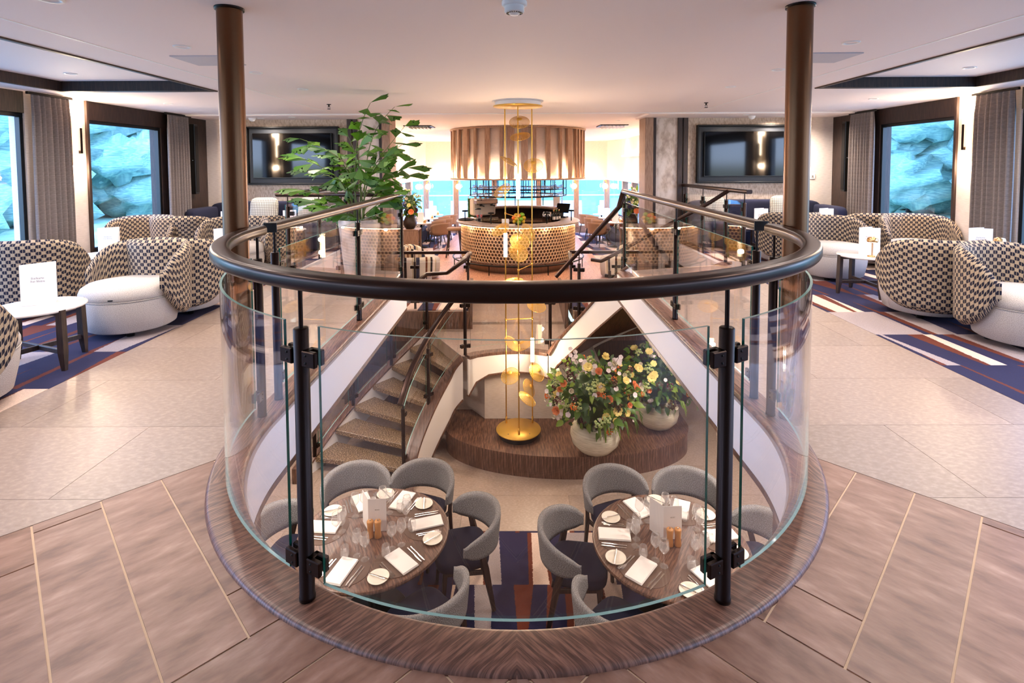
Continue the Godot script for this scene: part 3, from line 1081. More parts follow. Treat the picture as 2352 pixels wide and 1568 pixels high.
func lower_shell() -> void:
	# restaurant floor: tiles, then the walls round it
	var fl := shell_node("floor_001")
	fl.name = "floor_restaurant"
	var st := S()
	cbox(st, XL, XR, L0 - 0.2, L0 - 0.016, -3, 9.6, 0)
	obj("slab", st, M.joint, fl)
	var num := 0
	for k in range(0, 7):
		var d0 := 5.0 + 0.632 * k
		for q in range(-4, 5):
			var x0 := -0.63 + 1.265 * q + (0.0 if k % 2 else 0.6)
			var s2 := S()
			cbox(s2, x0 + 0.0012, minf(x0 + 1.2638, XR), L0 - 0.016, L0, d0 + 0.0012, d0 + 0.6308, 0)
			obj("tile", s2, M["beige_stone_%d" % (num * 5 % 3)], fl)
			num += 1
	st = S()
	cbox(st, XL, XR, L0 - 0.016, L0 - 0.001, -3, 5.0, 0)
	obj("stone_field", st, M.beige_stone_0, fl)
	tag(carpet("carpet", poly([-1.95, 1.0, 1.98, 1.0, 1.98, 5.63, -1.95, 5.63]), L0 + 0.004, M.carpet_dining, Vector2(0.28, 0.0545)), "navy, rust and cream striped carpet under the restaurant tables", "carpet", "striped carpets")
	st = S()
	cbox(st, XL, XR, L0, -1.3, 8.95, 9.1, 0)
	cbox(st, XL, XR, L0, -0.3, -3.2, -3.0, 0)
	struct("wall_lower", st, M.dark_wood)
	# wood clad columns that carry the pillars
	for sd in [-1.0, 1.0]:
		st = S()
		cbox(st, sd * 1.385, sd * 1.72, L0, -0.3, 2.35, 2.78, 0.01)
		struct("column_wall", st, M.walnut).name = "wall_column_%s" % ("left" if sd < 0 else "right")

func blob(st: SurfaceTool, c: Vector3, r: Vector3, s: int, amp := 0.28, n := 22, m := 14) -> void:
	var nz := FastNoiseLite.new()
	nz.seed = s
	nz.frequency = 1.1
	nz.fractal_octaves = 3
	st.set_smooth_group(1)
	var P := func(i: int, j: int) -> Vector3:
		var a := TAU * (i % n) / n
		var b := PI * j / m
		var v := Vector3(cos(a) * sin(b), cos(b), sin(a) * sin(b))
		return c + v * r * (1.0 + amp * nz.get_noise_3dv(v * 2.2))
	for i in n:
		for j in m:
			tri(st, P.call(i, j), P.call(i + 1, j), P.call(i + 1, j + 1))
			tri(st, P.call(i, j), P.call(i + 1, j + 1), P.call(i, j + 1))

func outside() -> void:
	var gr := noise(91, 0.01, 4, [[0.0, Color(0.5, 0.64, 0.58)], [0.5, Color(0.62, 0.75, 0.66)], [1.0, Color(0.74, 0.83, 0.72)]])
	tripl(mat("meadow", Color(1, 1, 1), 0.95), gr, Vector3(0.1, 0.1, 0.1))
	var lf := noise(93, 0.05, 4, [[0.0, Color(0.34, 0.5, 0.5)], [0.5, Color(0.5, 0.66, 0.62)], [1.0, Color(0.7, 0.8, 0.7)]])
	tripl(mat("far_leaves", Color(1, 1, 1), 0.9), lf, Vector3(0.12, 0.5, 0.12))
	mat("bark", Color(0.2, 0.15, 0.12), 0.9)
	mat("river", Color(0.36, 0.55, 0.56), 0.4)
	mat("deck_white", Color(0.9, 0.93, 0.95), 0.5)
	mat("teal_glass", Color(0.4, 0.66, 0.68), 0.25)
	mat("teal_pot", Color(0.45, 0.66, 0.72), 0.5)
	for sd in [-1.0, 1.0]:
		var st := S()
		quad(st, V(5.9 * sd, -3.2, -40), V(13 * sd, -3.2, -40), V(13 * sd, -3.2, 90), V(5.9 * sd, -3.2, 90))
		struct("ground_water", st, M.river).name = "river_%s" % ("left" if sd < 0 else "right")
		st = S()
		quad(st, V(12.5 * sd, -3.4, -40), V(17 * sd, -1.2, -40), V(17 * sd, -1.2, 90), V(12.5 * sd, -3.4, 90))
		quad(st, V(17 * sd, -1.2, -40), V(70 * sd, 0.4, -40), V(70 * sd, 0.4, 90), V(17 * sd, -1.2, 90))
		struct("ground_bank", st, M.meadow).name = "bank_%s" % ("left" if sd < 0 else "right")
		var k := 0
		for t in [[21, 17, 6.5], [23.5, 23, 8.0], [20.5, 27.5, 6.0], [25, 31, 8.5], [22, 37, 7.0], [29, 27, 9.5], [27, 19, 8.0]]:
			var look: String = ["low round", "tall", "small bushy", "tall spreading", "rounded", "distant tallest", "broad"][k]
			var tr := thing("tree", "%s green tree on the river bank beyond the %s windows" % [look, "left" if sd < 0 else "right"], "tree", V(t[0] * sd, -1.1, t[1]), 0, "bank trees")
			st = S()
			var h: float = t[2]
			tube(st, [Vector3.ZERO, Vector3(0.1, h * 0.3, 0), Vector3(0, h * 0.6, 0.1)], 0.16, 8)
			obj("trunk", st, M.bark, tr)
			st = S()
			for q in 7:
				var a := q * 2.4
				blob(st, Vector3(cos(a) * h * 0.24, h * (0.2 + 0.1 * q), sin(a) * h * 0.24), Vector3(h * 0.34, h * 0.24, h * 0.34), k * 13 + q, 0.6, 20, 12)
			obj("crown", st, M.far_leaves, tr)
			k += 1
	# foredeck in front of the bow windows
	var st := S()
	cbox(st, -13, 13, -1.2, -0.95, 19.3, 37, 0)
	struct("floor_foredeck", st, M.deck_white)
	var ws := thing("wind_screen", "turquoise wind screen round the foredeck outside the bow windows", "screen", V(0, -0.95, 36.0))
	for i in 9:
		st = S()
		box(st, Vector3(-11.2 + 2.8 * i, 1.95, 0), Vector3(2.72, 3.9, 0.03), 0.005)
		obj("panel", st, M.teal_glass, ws)
		st = S()
		box(st, Vector3(-12.6 + 2.8 * i, 2.0, 0.04), Vector3(0.1, 4.0, 0.05))
		obj("post", st, M.steel, ws)
	var pt: Node3D = null
	var w := ["nearest the middle on the left", "second from the middle on the left", "outermost on the left", "nearest the middle on the right", "second from the middle on the right", "outermost on the right"]
	var i := 0
	for p in [[-3.4, 24.5], [-4.6, 25.5], [-5.6, 24.0], [3.5, 24.5], [4.7, 25.2], [5.7, 24.2]]:
		var lab := "tall turquoise cylinder planter on the white foredeck, " + String(w[i])
		if pt: copy(pt, lab, V(p[0], -0.95, p[1]))
		else:
			pt = thing("cylinder_planter", lab, "planter", V(p[0], -0.95, p[1]), 0, "foredeck cylinders")
			st = S()
			lathe(st, [Vector2(0.4, 0), Vector2(0.42, 1.15), Vector2(0.42, 1.2), Vector2(0.36, 1.2), Vector2(0.36, 1.1), Vector2(0, 1.1)], 24, Vector3.ZERO, Basis(), 0, TAU, false)
			obj("drum", st, M.teal_pot, pt)
		i += 1
	var rl := thing("foredeck_rail", "thin steel rail with glass panes along the foredeck outside the bow windows", "railing", V(0, -0.95, 22.6))
	st = S()
	rod(st, Vector3(-6, 1.1, 0), Vector3(6, 1.1, 0), 0.025)
	obj("top_rail", st, M.steel, rl)
	for k in 7:
		st = S()
		box(st, Vector3(-6 + 2 * k, 0.55, 0), Vector3(0.06, 1.1, 0.03))
		obj("post", st, M.steel, rl)
	for k in 6:
		st = S()
		quad(st, Vector3(-5.9 + 2 * k, 0.1, 0), Vector3(-5.9 + 2 * k, 1.0, 0), Vector3(-4.1 + 2 * k, 1.0, 0), Vector3(-4.1 + 2 * k, 0.1, 0))
		obj("pane", st, M.window_pane, rl)

# nosing curves of the lower flight: outer (back) and inner (front) string, first tread to landing
const FL := [[-2.66, 6.80], [-2.52, 7.17], [-2.35, 7.48], [-2.15, 7.77], [-1.93, 8.06], [-1.70, 8.34], [-1.47, 8.66]]
const FR := [[-1.455, 6.53], [-1.41, 6.73], [-1.33, 6.95], [-1.225, 7.14], [-1.10, 7.29], [-0.955, 7.40], [-0.78, 7.45]]
# upper flight: nosings from the landing to the upper floor
const FRU := [[0.58, 7.5], [0.74, 7.47], [0.9, 7.42], [1.05, 7.36], [1.19, 7.28], [1.33, 7.18], [1.46, 7.06]]
const FLU := [[1.42, 8.62], [1.68, 8.45], [1.93, 8.28], [2.18, 8.1], [2.43, 7.92], [2.68, 7.72], [2.9, 7.5]]
const RISE := 0.1857

# upright board whose top follows a curve in space; drop: its height at each point; off: shift to the right of the way
func face_strip(st: SurfaceTool, top: Array, drop: Array, off := 0.0, t := 0.03, floor_y := -99.0) -> Array:
	var a := []
	var b := []
	var low := []
	var n := top.size()
	for i in n:
		var tn: Vector3 = (top[mini(i + 1, n - 1)] as Vector3) - top[maxi(i - 1, 0)]
		tn.y = 0
		var r := tn.normalized().cross(Vector3.UP)
		a.append((top[i] as Vector3) + r * off)
		b.append((top[i] as Vector3) + r * (off + t))
		low.append(maxf(floor_y, top[i].y - drop[i]))
	var dn := func(p: Vector3, i: int) -> Vector3: return Vector3(p.x, low[i], p.z)
	st.set_smooth_group(1)
	for i in n - 1: quad(st, b[i], b[i + 1], dn.call(b[i + 1], i + 1), dn.call(b[i], i))
	st.set_smooth_group(2)
	for i in n - 1: quad(st, a[i + 1], a[i], dn.call(a[i], i), dn.call(a[i + 1], i + 1))
	st.set_smooth_group(-1)
	for i in n - 1:
		quad(st, a[i], a[i + 1], b[i + 1], b[i])
		quad(st, dn.call(a[i], i), dn.call(b[i], i), dn.call(b[i + 1], i + 1), dn.call(a[i + 1], i + 1))
	for i in [0, n - 1]: quad(st, a[i], b[i], dn.call(b[i], i), dn.call(a[i], i))
	var out := []
	for i in n: out.append(dn.call((a[i] + b[i]) * 0.5, i))
	return out

func shifted(path: Array, off: float, up: float) -> Array:
	var out := []
	var n := path.size()
	for i in n:
		var tn: Vector3 = (path[mini(i + 1, n - 1)] as Vector3) - path[maxi(i - 1, 0)]
		tn.y = 0
		out.append((path[i] as Vector3) + tn.normalized().cross(Vector3.UP) * off + Vector3(0, up, 0))
	return out

func curve3(a: Array, y0: float, rise: float, mx := 1.0, ox := 0.0, fine := 4) -> Array:
	var c := Curve3D.new()
	for i in a.size():
		var p := V(a[i][0] * mx + ox, y0 + rise * i, a[i][1])
		var q := V(a[maxi(i - 1, 0)][0] * mx + ox, y0 + rise * maxi(i - 1, 0), a[maxi(i - 1, 0)][1])
		var r := V(a[mini(i + 1, a.size() - 1)][0] * mx + ox, y0 + rise * mini(i + 1, a.size() - 1), a[mini(i + 1, a.size() - 1)][1])
		c.add_point(p, -(r - q) / 6.0, (r - q) / 6.0)
	var out := []
	for i in a.size() - 1:
		for k in fine: out.append(c.sample(i, float(k) / fine))
	out.append(c.get_point_position(a.size() - 1))
	return out

func stairs() -> void:
	# half landing
	var ld := shell_node("floor_landing")
	var lp := poly([-0.78, 7.45, -0.68, 7.38, -0.5, 7.5, -0.2, 7.58, 0.05, 7.6, 0.3, 7.57, 0.47, 7.5, 0.58, 7.56, 1.42, 8.66, 0.98, 8.72, 0.9, 10.62, -0.88, 10.62, -0.76, 8.72, -1.47, 8.7])
	var st := S()
	plate(st, lp, LL - 0.2, LL - 0.015)
	obj("slab", st, M.joint, ld)
	var num := 0
	for k in range(-1, 6):
		for q in range(-3, 3):
			var x0 := 0.1 + 0.632 * q + (0.0 if k % 2 else 0.3)
			var d0 := 7.3 + 0.632 * k
			for c in Geometry2D.intersect_polygons(poly([x0 + 0.001, d0 + 0.001, x0 + 0.631, d0 + 0.001, x0 + 0.631, d0 + 0.631, x0 + 0.001, d0 + 0.631]), lp):
				var s2 := S()
				plate(s2, c, LL - 0.015, LL)
				obj("tile", s2, M["beige_stone_%d" % (num % 3)], ld)
				num += 1
	# kerb and white face of the landing edge
	var edge := [V(-0.69, LL, 7.36), V(-0.58, LL, 7.45), V(-0.4, LL, 7.52), V(-0.2, LL, 7.57), V(0.05, LL, 7.59), V(0.3, LL, 7.56), V(0.47, LL, 7.49)]
	st = S()
	sweep(st, rounded(0.14, 0.05, 0.01), edge.map(func(v): return v + Vector3(0, 0.005, -0.04)), false)
	obj("kerb", st, M.walnut, ld)
	st = S()
	var low := face_strip(st, edge.map(func(v): return v - Vector3(0, 0.015, 0)), [0.53, 0.36, 0.28, 0.27, 0.27, 0.28, 0.32])
	obj("fascia", st, M.white_board, ld)
	st = S()
	sweep(st, rounded(0.05, 0.026, 0.006), low, false)
	obj("fascia_trim", st, M.walnut_local, ld)
	# lower flight (port) and upper flight (starboard), mirror images
	for up in [false, true]:
		var y0 := LL if up else L0
		var s := thing("staircase", "open stone staircase with %s" % ("white strings and wooden underside, rising behind the flower bowls" if up else "wood topped strings beside the left dining table"), "staircase")
		# the upper flight climbs away from the landing: its low end is the landing end of the mirrored plan
		var fl: Array = FLU if up else FL
		var fr: Array = FRU if up else FR
		for k in 6:
			var a := Vector2(fl[k][0], fl[k][1])
			var b := Vector2(fr[k][0], fr[k][1])
			var c := Vector2(fr[k + 1][0], fr[k + 1][1])
			var d := Vector2(fl[k + 1][0], fl[k + 1][1])
			var back := ((c - b) + (d - a)).normalized() * 0.03
			st = S()
			var y := y0 + RISE * (k + 1)
			plate(st, PackedVector2Array([a, b, c + back, d + back]), y - 0.062, y, 0.006)
			obj("tread", st, M.terrazzo, s)
		var ci := curve3(fr, y0 + 0.175, RISE)
		var co := curve3(fl, y0 + 0.175, RISE)
		if up:
			ci.push_front(V(0.47, LL, 7.49)); co.push_front(co[0] + V(-0.2, -0.16, 0.1))
			ci.append(ci[-1] + V(0.1, 0.1, -0.12)); co.append(co[-1] + V(0.1, 0.02, -0.1))
		else:
			ci.push_front(ci[0] + V(0.01, -0.175, -0.2)); co.push_front(co[0] + V(-0.1, -0.16, -0.22))
		var drops := []
		for i in ci.size(): drops.append(lerpf(0.33, 0.5, float(i) / ci.size()) if up else 0.56)
		# inner string: white face, wood cap and trim
		st = S()
		var lw := face_strip(st, ci, drops, 0.03 if up else 0.13, 0.03, L0)
		obj("inner_string", st, M.white_board, s)
		st = S()
		sweep(st, rounded(0.11 if up else 0.19, 0.035, 0.008), shifted(ci, 0.02 if up else 0.08, 0.015), false)
		obj("string_cap", st, M.walnut_local, s)
		st = S()
		sweep(st, rounded(0.05, 0.026, 0.006), lw.filter(func(v): return v.y > L0 + 0.01), false)
		obj("string_trim", st, M.walnut_local, s)
		st = S()
		var dro := []
		for i in co.size(): dro.append(0.4)
		face_strip(st, co, dro, -0.03, 0.04, L0)
		obj("outer_string", st, M.white_board, s)
		st = S()
		sweep(st, rounded(0.15, 0.035, 0.008), shifted(co, -0.05, 0.015), false)
		obj("string_cap", st, M.walnut_local, s)
		if up:
			st = S()
			st.set_smooth_group(1)
			for i in ci.size() - 1:
				var n0: int = mini(i, co.size() - 1)
				var n1: int = mini(i + 1, co.size() - 1)
				var d0 := Vector3(0, -drops[i], 0)
				var d1 := Vector3(0, -drops[i + 1], 0)
				quad(st, ci[i] + d0, co[n0] + d0, co[n1] + d1, ci[i + 1] + d1)
			obj("soffit", st, M.walnut, s)
		else:
			st = S()
			cbox(st, -2.84, -2.68, L0, L0 + 0.2, 6.5, 6.66)
			obj("string_foot", st, M.walnut, s)
	# closet under the landing
	st = S()
	plate(st, poly([-0.46, 7.62, 1.25, 7.62, 1.25, 8.8, -0.95, 8.8, -0.95, 8.3]), L0, LL - 0.2)
	struct("wall_closet", st, M.wallpaper)
	st = S()
	cbox(st, 1.3, 2.9, L0, LL + 0.6, 8.72, 8.8, 0)
	cbox(st, -2.9, -0.75, L0, LB - 0.04, 8.75, 8.83, 0)
	struct("wall_stairwell", st, M.dark_wood)
	st = S()
	cbox(st, -2.95, -0.78, LL - 0.2, LB - 0.002, 8.7, 8.75, 0)
	cbox(st, 0.98, 2.95, LL - 0.2, LB - 0.002, 8.7, 8.75, 0)
	struct("trim_4", st, M.walnut)
	for sd in [-1.0, 1.0]:
		st = S()
		var a := V(0.8 * sd + 0.05, LB - 0.1, 8.7)
		var b := V(0.89 * sd, LB - 0.1, 10.62)
		bar(st, a, b, 0.06, 0.5)
		struct("trim_5", st, M.walnut).name = "trim_%d" % (6 if sd < 0 else 5)
	st = S()
	cbox(st, -0.88, 0.9, LL - 0.2, LL + 0.15, 10.62, 10.92, 0.01)
	struct("step_1", st, M.beige_stone_1).name = "floor_step"
	# low wooden podium for the flowers and the lamp
	var pd := thing("podium", "low walnut podium with a curved front under the brass lamp and the flower bowls", "podium")
	var pp := PackedVector2Array()
	for i in 41:
		var t := PI + PI * i / 40
		pp.append(Vector2(0.72 + cos(t) * 1.73, 7.45 + sin(t) * 0.86))
	pp.append(Vector2(2.45, 7.9))
	pp.append(Vector2(-1.01, 7.9))
	st = S()
	plate(st, pp, L0, L0 + 0.272, 0.0, true)
	obj("base", st, M.walnut, pd)
	st = S()
	var p2 := Geometry2D.offset_polygon(pp, 0.012)[0]
	plate(st, p2, L0 + 0.272, L0 + 0.3, 0.004)
	obj("top", st, M.walnut, pd)

# balusters and handrails
func post_at(parent: Node3D, p: Vector3, h: float, dirs: Array, clamp_low := 0.13, clamp_high := -0.09, r := 0.024) -> void:
	# p: foot; h: height of the handrail's underside above it; dirs: horizontal directions in which glass is held
	var st := S()
	var body := h - 0.125
	lathe(st, [Vector2(0.0, 0.0), Vector2(r + 0.002, 0.0), Vector2(r + 0.002, 0.012), Vector2(r, 0.016), Vector2(r, body - 0.003), Vector2(r - 0.003, body), Vector2(0.0, body)], 20, p)
	var o := obj("post", st, M.bronze, parent)
	st = S()
	rod(st, p + Vector3(0, body - 0.01, 0), p + Vector3(0, h + 0.01, 0), 0.0075, 8)
	obj("pin", st, M.bronze, o)
	for d in dirs:
		for y in [clamp_low, body + clamp_high]:
			var u: Vector3 = d
			var q := Basis(u, Vector3.UP, u.cross(Vector3.UP))
			st = S()
			for z in [-0.0145, 0.0145]:
				box(st, p + Vector3(0, y, 0) + u * (r + 0.026) + q.z * z, Vector3(0.056, 0.05, 0.017), 0.003, q)
			box(st, p + Vector3(0, y, 0) + u * (r + 0.008), Vector3(0.02, 0.05, 0.04), 0.002, q)
			var c := obj("clamp", st, M.bronze, o)
			st = S()
			for yy in [-0.012, 0.012]:
				for z in [-1.0, 1.0]:
					ball(st, p + Vector3(0, y + yy, 0) + u * (r + 0.018) + q.z * 0.0235 * z, Vector3(0.0042, 0.0042, 0.003), 8, 4)
			obj("screw", st, M.dark_metal, o)

# upright glass along a plan path; ybot/ytop per point
func glass(parent: Node3D, path: Array, lo: Array, hi: Array, t := 0.01) -> void:
	var st := S()
	var ed := S()
	var en := S()
	var n := path.size()
	var L := []
	var R := []
	for i in n:
		var tan: Vector3 = ((path[mini(i + 1, n - 1)] as Vector3) - path[maxi(i - 1, 0)])
		tan.y = 0
		var x := tan.normalized().cross(Vector3.UP) * t * 0.5
		L.append((path[i] as Vector3) - x)
		R.append((path[i] as Vector3) + x)
	st.set_smooth_group(1)
	for i in n - 1:
		quad(st, L[i] + Vector3.UP * lo[i], L[i + 1] + Vector3.UP * lo[i + 1], L[i + 1] + Vector3.UP * hi[i + 1], L[i] + Vector3.UP * hi[i])
	for i in n - 1:
		quad(st, R[i + 1] + Vector3.UP * lo[i + 1], R[i] + Vector3.UP * lo[i], R[i] + Vector3.UP * hi[i], R[i + 1] + Vector3.UP * hi[i + 1])
	var o := obj("glass_pane", st, M.pane, parent)
	for i in n - 1:
		quad(ed, L[i] + Vector3.UP * hi[i], L[i + 1] + Vector3.UP * hi[i + 1], R[i + 1] + Vector3.UP * hi[i + 1], R[i] + Vector3.UP * hi[i])
		quad(ed, L[i] + Vector3.UP * lo[i], R[i] + Vector3.UP * lo[i], R[i + 1] + Vector3.UP * lo[i + 1], L[i + 1] + Vector3.UP * lo[i + 1])
	for i in [0, n - 1]:
		quad(en, L[i] + Vector3.UP * lo[i], L[i] + Vector3.UP * hi[i], R[i] + Vector3.UP * hi[i], R[i] + Vector3.UP * lo[i])
	obj("glass_end", en, M.glass_edge, o)
	obj("glass_edge", ed, M.glass_rim, o)

func rail_profile() -> PackedVector2Array:
	return rounded(0.078, 0.056, 0.02, 5)

func straight_glass(parent: Node3D, a: Vector3, b: Vector3, lo: float, hi: float, gap := 0.07) -> void:
	var u := (b - a).normalized() * gap
	var m := [a + u, b - u]
	glass(parent, m, [lo, lo], [hi, hi])

func balustrades() -> void:
	var R := 1.43
	var TOP := 1.063
	# round end
	var b := thing("curved_balustrade", "curved glass balustrade with bronze handrail round the near well end", "balustrade")
	var st := S()
	var path := []
	for i in 73:
		var t := PI * 0.992 + PI * 1.016 * i / 72
		path.append(V(CC.x + cos(t) * R, TOP, CC.y + sin(t) * R))
	sweep(st, rail_profile(), path)
	obj("handrail", st, M.rail_bronze, b)
	var at := [PI * 1.0, PI * 1.342, PI * 1.654, PI * 2.0]
	for i in 4:
		var t: float = at[i]
		var p := V(CC.x + cos(t) * R, 0.018, CC.y + sin(t) * R)
		var tan := Vector3(-sin(t), 0, -cos(t))
		var dirs := []
		if i > 0: dirs.append((-tan).rotated(Vector3.UP, -0.04))
		if i < 3: dirs.append(tan.rotated(Vector3.UP, 0.04))
		post_at(b, p, TOP - 0.028 - 0.018, dirs)
	for i in 3:
		var gp := []
		var lo := []
		var hi := []
		for k in 25:
			var t := lerpf(at[i] + 0.055, at[i + 1] - 0.055, k / 24.0)
			gp.append(V(CC.x + cos(t) * R, 0, CC.y + sin(t) * R))
			lo.append(0.095); hi.append(0.925)
		glass(b, gp, lo, hi)
	# straight sides, and the returns along the far edges of the upper floor
	for sd in [-1.0, 1.0]:
		var side := "left" if sd < 0 else "right"
		var dend := 6.62 if sd < 0 else 7.2
		b = thing("straight_balustrade", "straight glass balustrade with bronze handrail on the %s well side" % side, "balustrade")
		st = S()
		var x0: float = 1.435 * sd
		var x1: float = (1.415 if sd < 0 else 1.48) * sd
		path = [V(x0, TOP, 3.08), V(x1, TOP, dend)]
		sweep(st, rail_profile(), path)
		if sd > 0:
			# carries on down the upper flight
			var cc := curve3(FRU, LL + 0.15 + 0.98, RISE)
			cc.reverse()
			var down := [V(x1, TOP, dend)]
			for p in cc:
				if p.y < 0.9: down.append(p)
			sweep(st, rail_profile(), down)
		obj("handrail", st, M.rail_bronze, b)
		st = S()
		box(st, V(x0, TOP, 3.078), Vector3(0.08, 0.058, 0.006), 0.002)
		obj("end_cap", st, M.black, b)
		var ds := [3.13, 4.76, dend - 0.08]
		for i in 3:
			var x := lerpf(x0, x1, (ds[i] - 3.08) / (dend - 3.08))
			var dirs := []
			if i > 0: dirs.append(Vector3(0, 0, 1))
			if i < 2: dirs.append(Vector3(0, 0, -1))
			post_at(b, V(x, 0.018, ds[i]), TOP - 0.046, dirs)
			if i < 2:
				var xn := lerpf(x0, x1, (ds[i + 1] - 3.08) / (dend - 3.08))
				straight_glass(b, V(x, 0, ds[i]), V(xn, 0, ds[i + 1]), 0.095, 0.925, 0.06)
	# port far edge: across, then back to the screen wall
	b = thing("rear_balustrade", "bronze railed glass balustrade behind the palm by the left screen", "balustrade")
	st = S()
	sweep(st, rail_profile(), [V(-1.42, TOP, 6.62), V(-2.98, TOP, 6.72), V(-2.98, TOP, 9.4)])
	obj("handrail", st, M.rail_bronze, b)
	for p in [[-2.9, 6.72, [Vector3(1, 0, 0)]], [-2.2, 6.67, [Vector3(1, 0, 0), Vector3(-1, 0, 0)]], [-2.98, 8.0, [Vector3(0, 0, 1), Vector3(0, 0, -1)]], [-2.98, 9.3, [Vector3(0, 0, 1)]]]:
		post_at(b, V(p[0], 0.0, p[1]), TOP - 0.028, p[2])
	straight_glass(b, V(-2.2, 0, 6.67), V(-1.46, 0, 6.62), 0.1, 0.925)
	straight_glass(b, V(-2.9, 0, 6.72), V(-2.2, 0, 6.67), 0.1, 0.925)
	straight_glass(b, V(-2.98, 0, 6.76), V(-2.98, 0, 8.0), 0.1, 0.925)
	straight_glass(b, V(-2.98, 0, 8.0), V(-2.98, 0, 9.3), 0.1, 0.925)
	# starboard back rail: along the edge, and down the outer string of the upper flight
	b = thing("rear_balustrade", "bronze railed glass balustrade at the stair head by the right screen", "balustrade")
	st = S()
	sweep(st, rail_profile(), [V(3.08, TOP, 6.95), V(3.04, TOP, 7.5), V(2.99, TOP, 9.4)])
	var co := curve3(FLU, LL + 0.15 + 1.0, RISE)
	co.reverse()
	var dn := [V(3.04, TOP, 7.5)]
	for p in co:
		if p.y < 0.9: dn.append(p)
	dn.append(dn[-1] + V(-0.14, 0.0, 0.14) * 1.0)
	sweep(st, rail_profile(), dn)
	obj("handrail", st, M.rail_bronze, b)
	for p in [[3.06, 7.05, [Vector3(0, 0, -1)]], [3.04, 7.6, [Vector3(0, 0, 1), Vector3(0, 0, -1)]], [3.02, 8.5, [Vector3(0, 0, 1), Vector3(0, 0, -1)]], [2.99, 9.3, [Vector3(0, 0, 1)]]]:
		post_at(b, V(p[0], 0.0, p[1]), TOP - 0.028, p[2])
	straight_glass(b, V(3.06, 0, 7.05), V(3.04, 0, 7.6), 0.1, 0.925)
	straight_glass(b, V(3.04, 0, 7.6), V(3.02, 0, 8.5), 0.1, 0.925)
	straight_glass(b, V(3.02, 0, 8.5), V(2.99, 0, 9.3), 0.1, 0.925)
	# landing edge
	b = thing("landing_balustrade", "glass balustrade along the curved edge of the half landing", "balustrade")
	var e0 := V(-0.72, LL, 7.42)
	var e1 := V(0.5, LL, 7.56)
	post_at(b, e0 + Vector3(0, 0.03, 0), 0.93, [Vector3(1, 0, 0), Vector3(-0.75, 0, 0.66).normalized()])
	post_at(b, e1 + Vector3(0, 0.03, 0), 0.93, [Vector3(-1, 0, 0), Vector3(0.9, 0, 0.43).normalized()])
	st = S()
	sweep(st, rail_profile(), [e0 + Vector3(0, 0.98, 0), V(-0.42, LL + 0.98, 7.57), V(-0.2, LL + 0.98, 7.62), V(0.05, LL + 0.98, 7.64), V(0.28, LL + 0.98, 7.62), e1 + Vector3(0, 0.98, 0)])
	obj("handrail", st, M.rail_bronze, b)
	var gp := [V(-0.65, LL, 7.46), V(-0.42, LL, 7.57), V(-0.2, LL, 7.62), V(0.05, LL, 7.64), V(0.28, LL, 7.62), V(0.44, LL, 7.58)]
	glass(b, gp, [0.12, 0.12, 0.12, 0.12, 0.12, 0.12], [0.82, 0.82, 0.82, 0.82, 0.82, 0.82])
	# lower flight: handrail, posts and glass on the inner string
	b = thing("stair_balustrade", "curved handrail with glass on the inner side of the lower stairs", "balustrade")
	var ci := shifted(curve3(FR, L0 + 0.19, RISE), 0.03, 0.0)
	var rail := []
	for p in ci: rail.append(p + Vector3(0.0, 0.93, 0))
	rail.push_front(rail[0] + V(-0.01, -0.06, -0.1))
	st = S()
	sweep(st, rail_profile(), rail)
	obj("handrail", st, M.rail_bronze, b)
	for i in [0, 12]:
		var p: Vector3 = ci[i]
		var nx: Vector3 = ((ci[mini(i + 2, 24)] as Vector3) - ci[maxi(i - 2, 0)])
		nx.y = 0
		var dirs := [nx.normalized()]
		if i > 0: dirs.append(-nx.normalized())
		post_at(b, p, 0.9, dirs)
	for seg in [[1, 11], [13, 23]]:
		gp = []
		var lo := []
		var hi := []
		for i in range(seg[0], seg[1] + 1):
			gp.append(Vector3(ci[i].x, 0, ci[i].z)); lo.append(ci[i].y + 0.1); hi.append(ci[i].y + 0.76)
		glass(b, gp, lo, hi)
	# lower flight: outer string
	b = thing("stair_balustrade", "glass and handrail on the outer side of the lower stairs, below the white edge", "balustrade")
	co = curve3(FL, L0 + 0.19, RISE)
	rail = []
	for p in co: rail.append(p + Vector3(0, 0.93, 0))
	rail.append(rail[-1] + V(0.35, 0.02, 0.0))
	rail.append(V(-0.79, -0.05, 8.3))
	rail.append(V(-0.77, -0.05, 8.86))
	st = S()
	sweep(st, rail_profile(), rail)
	obj("handrail", st, M.rail_bronze, b)
	for i in [0, 8, 16, 24]:
		var nx: Vector3 = ((co[mini(i + 2, 24)] as Vector3) - co[maxi(i - 2, 0)])
		nx.y = 0
		post_at(b, co[i], 0.9, [nx.normalized(), -nx.normalized()] if i > 0 and i < 24 else [nx.normalized() * (1 if i == 0 else -1)])
	for seg in [[1, 7], [9, 15], [17, 23]]:
		gp = []
		var lo := []
		var hi := []
		for i in range(seg[0], seg[1] + 1):
			gp.append(Vector3(co[i].x, 0, co[i].z)); lo.append(co[i].y + 0.1); hi.append(co[i].y + 0.76)
		glass(b, gp, lo, hi)
	# upper flight: glass on both strings
	b = thing("stair_balustrade", "glass on the white inner string of the upper stairs under the sloping handrail", "balustrade")
	ci = curve3(FRU, LL + 0.19, RISE)
	co = curve3(FLU, LL + 0.19, RISE)
	for i in [8]:
		var nx: Vector3 = (ci[i + 2] as Vector3) - ci[i - 2]
		nx.y = 0
		post_at(b, ci[i], 0.9, [nx.normalized(), -nx.normalized()])
	for seg in [[1, 7], [9, 23]]:
		gp = []
		var lo := []
		var hi := []
		for i in range(seg[0], seg[1] + 1):
			gp.append(Vector3(ci[i].x, 0, ci[i].z)); lo.append(ci[i].y + 0.1); hi.append(ci[i].y + 0.76)
		glass(b, gp, lo, hi)
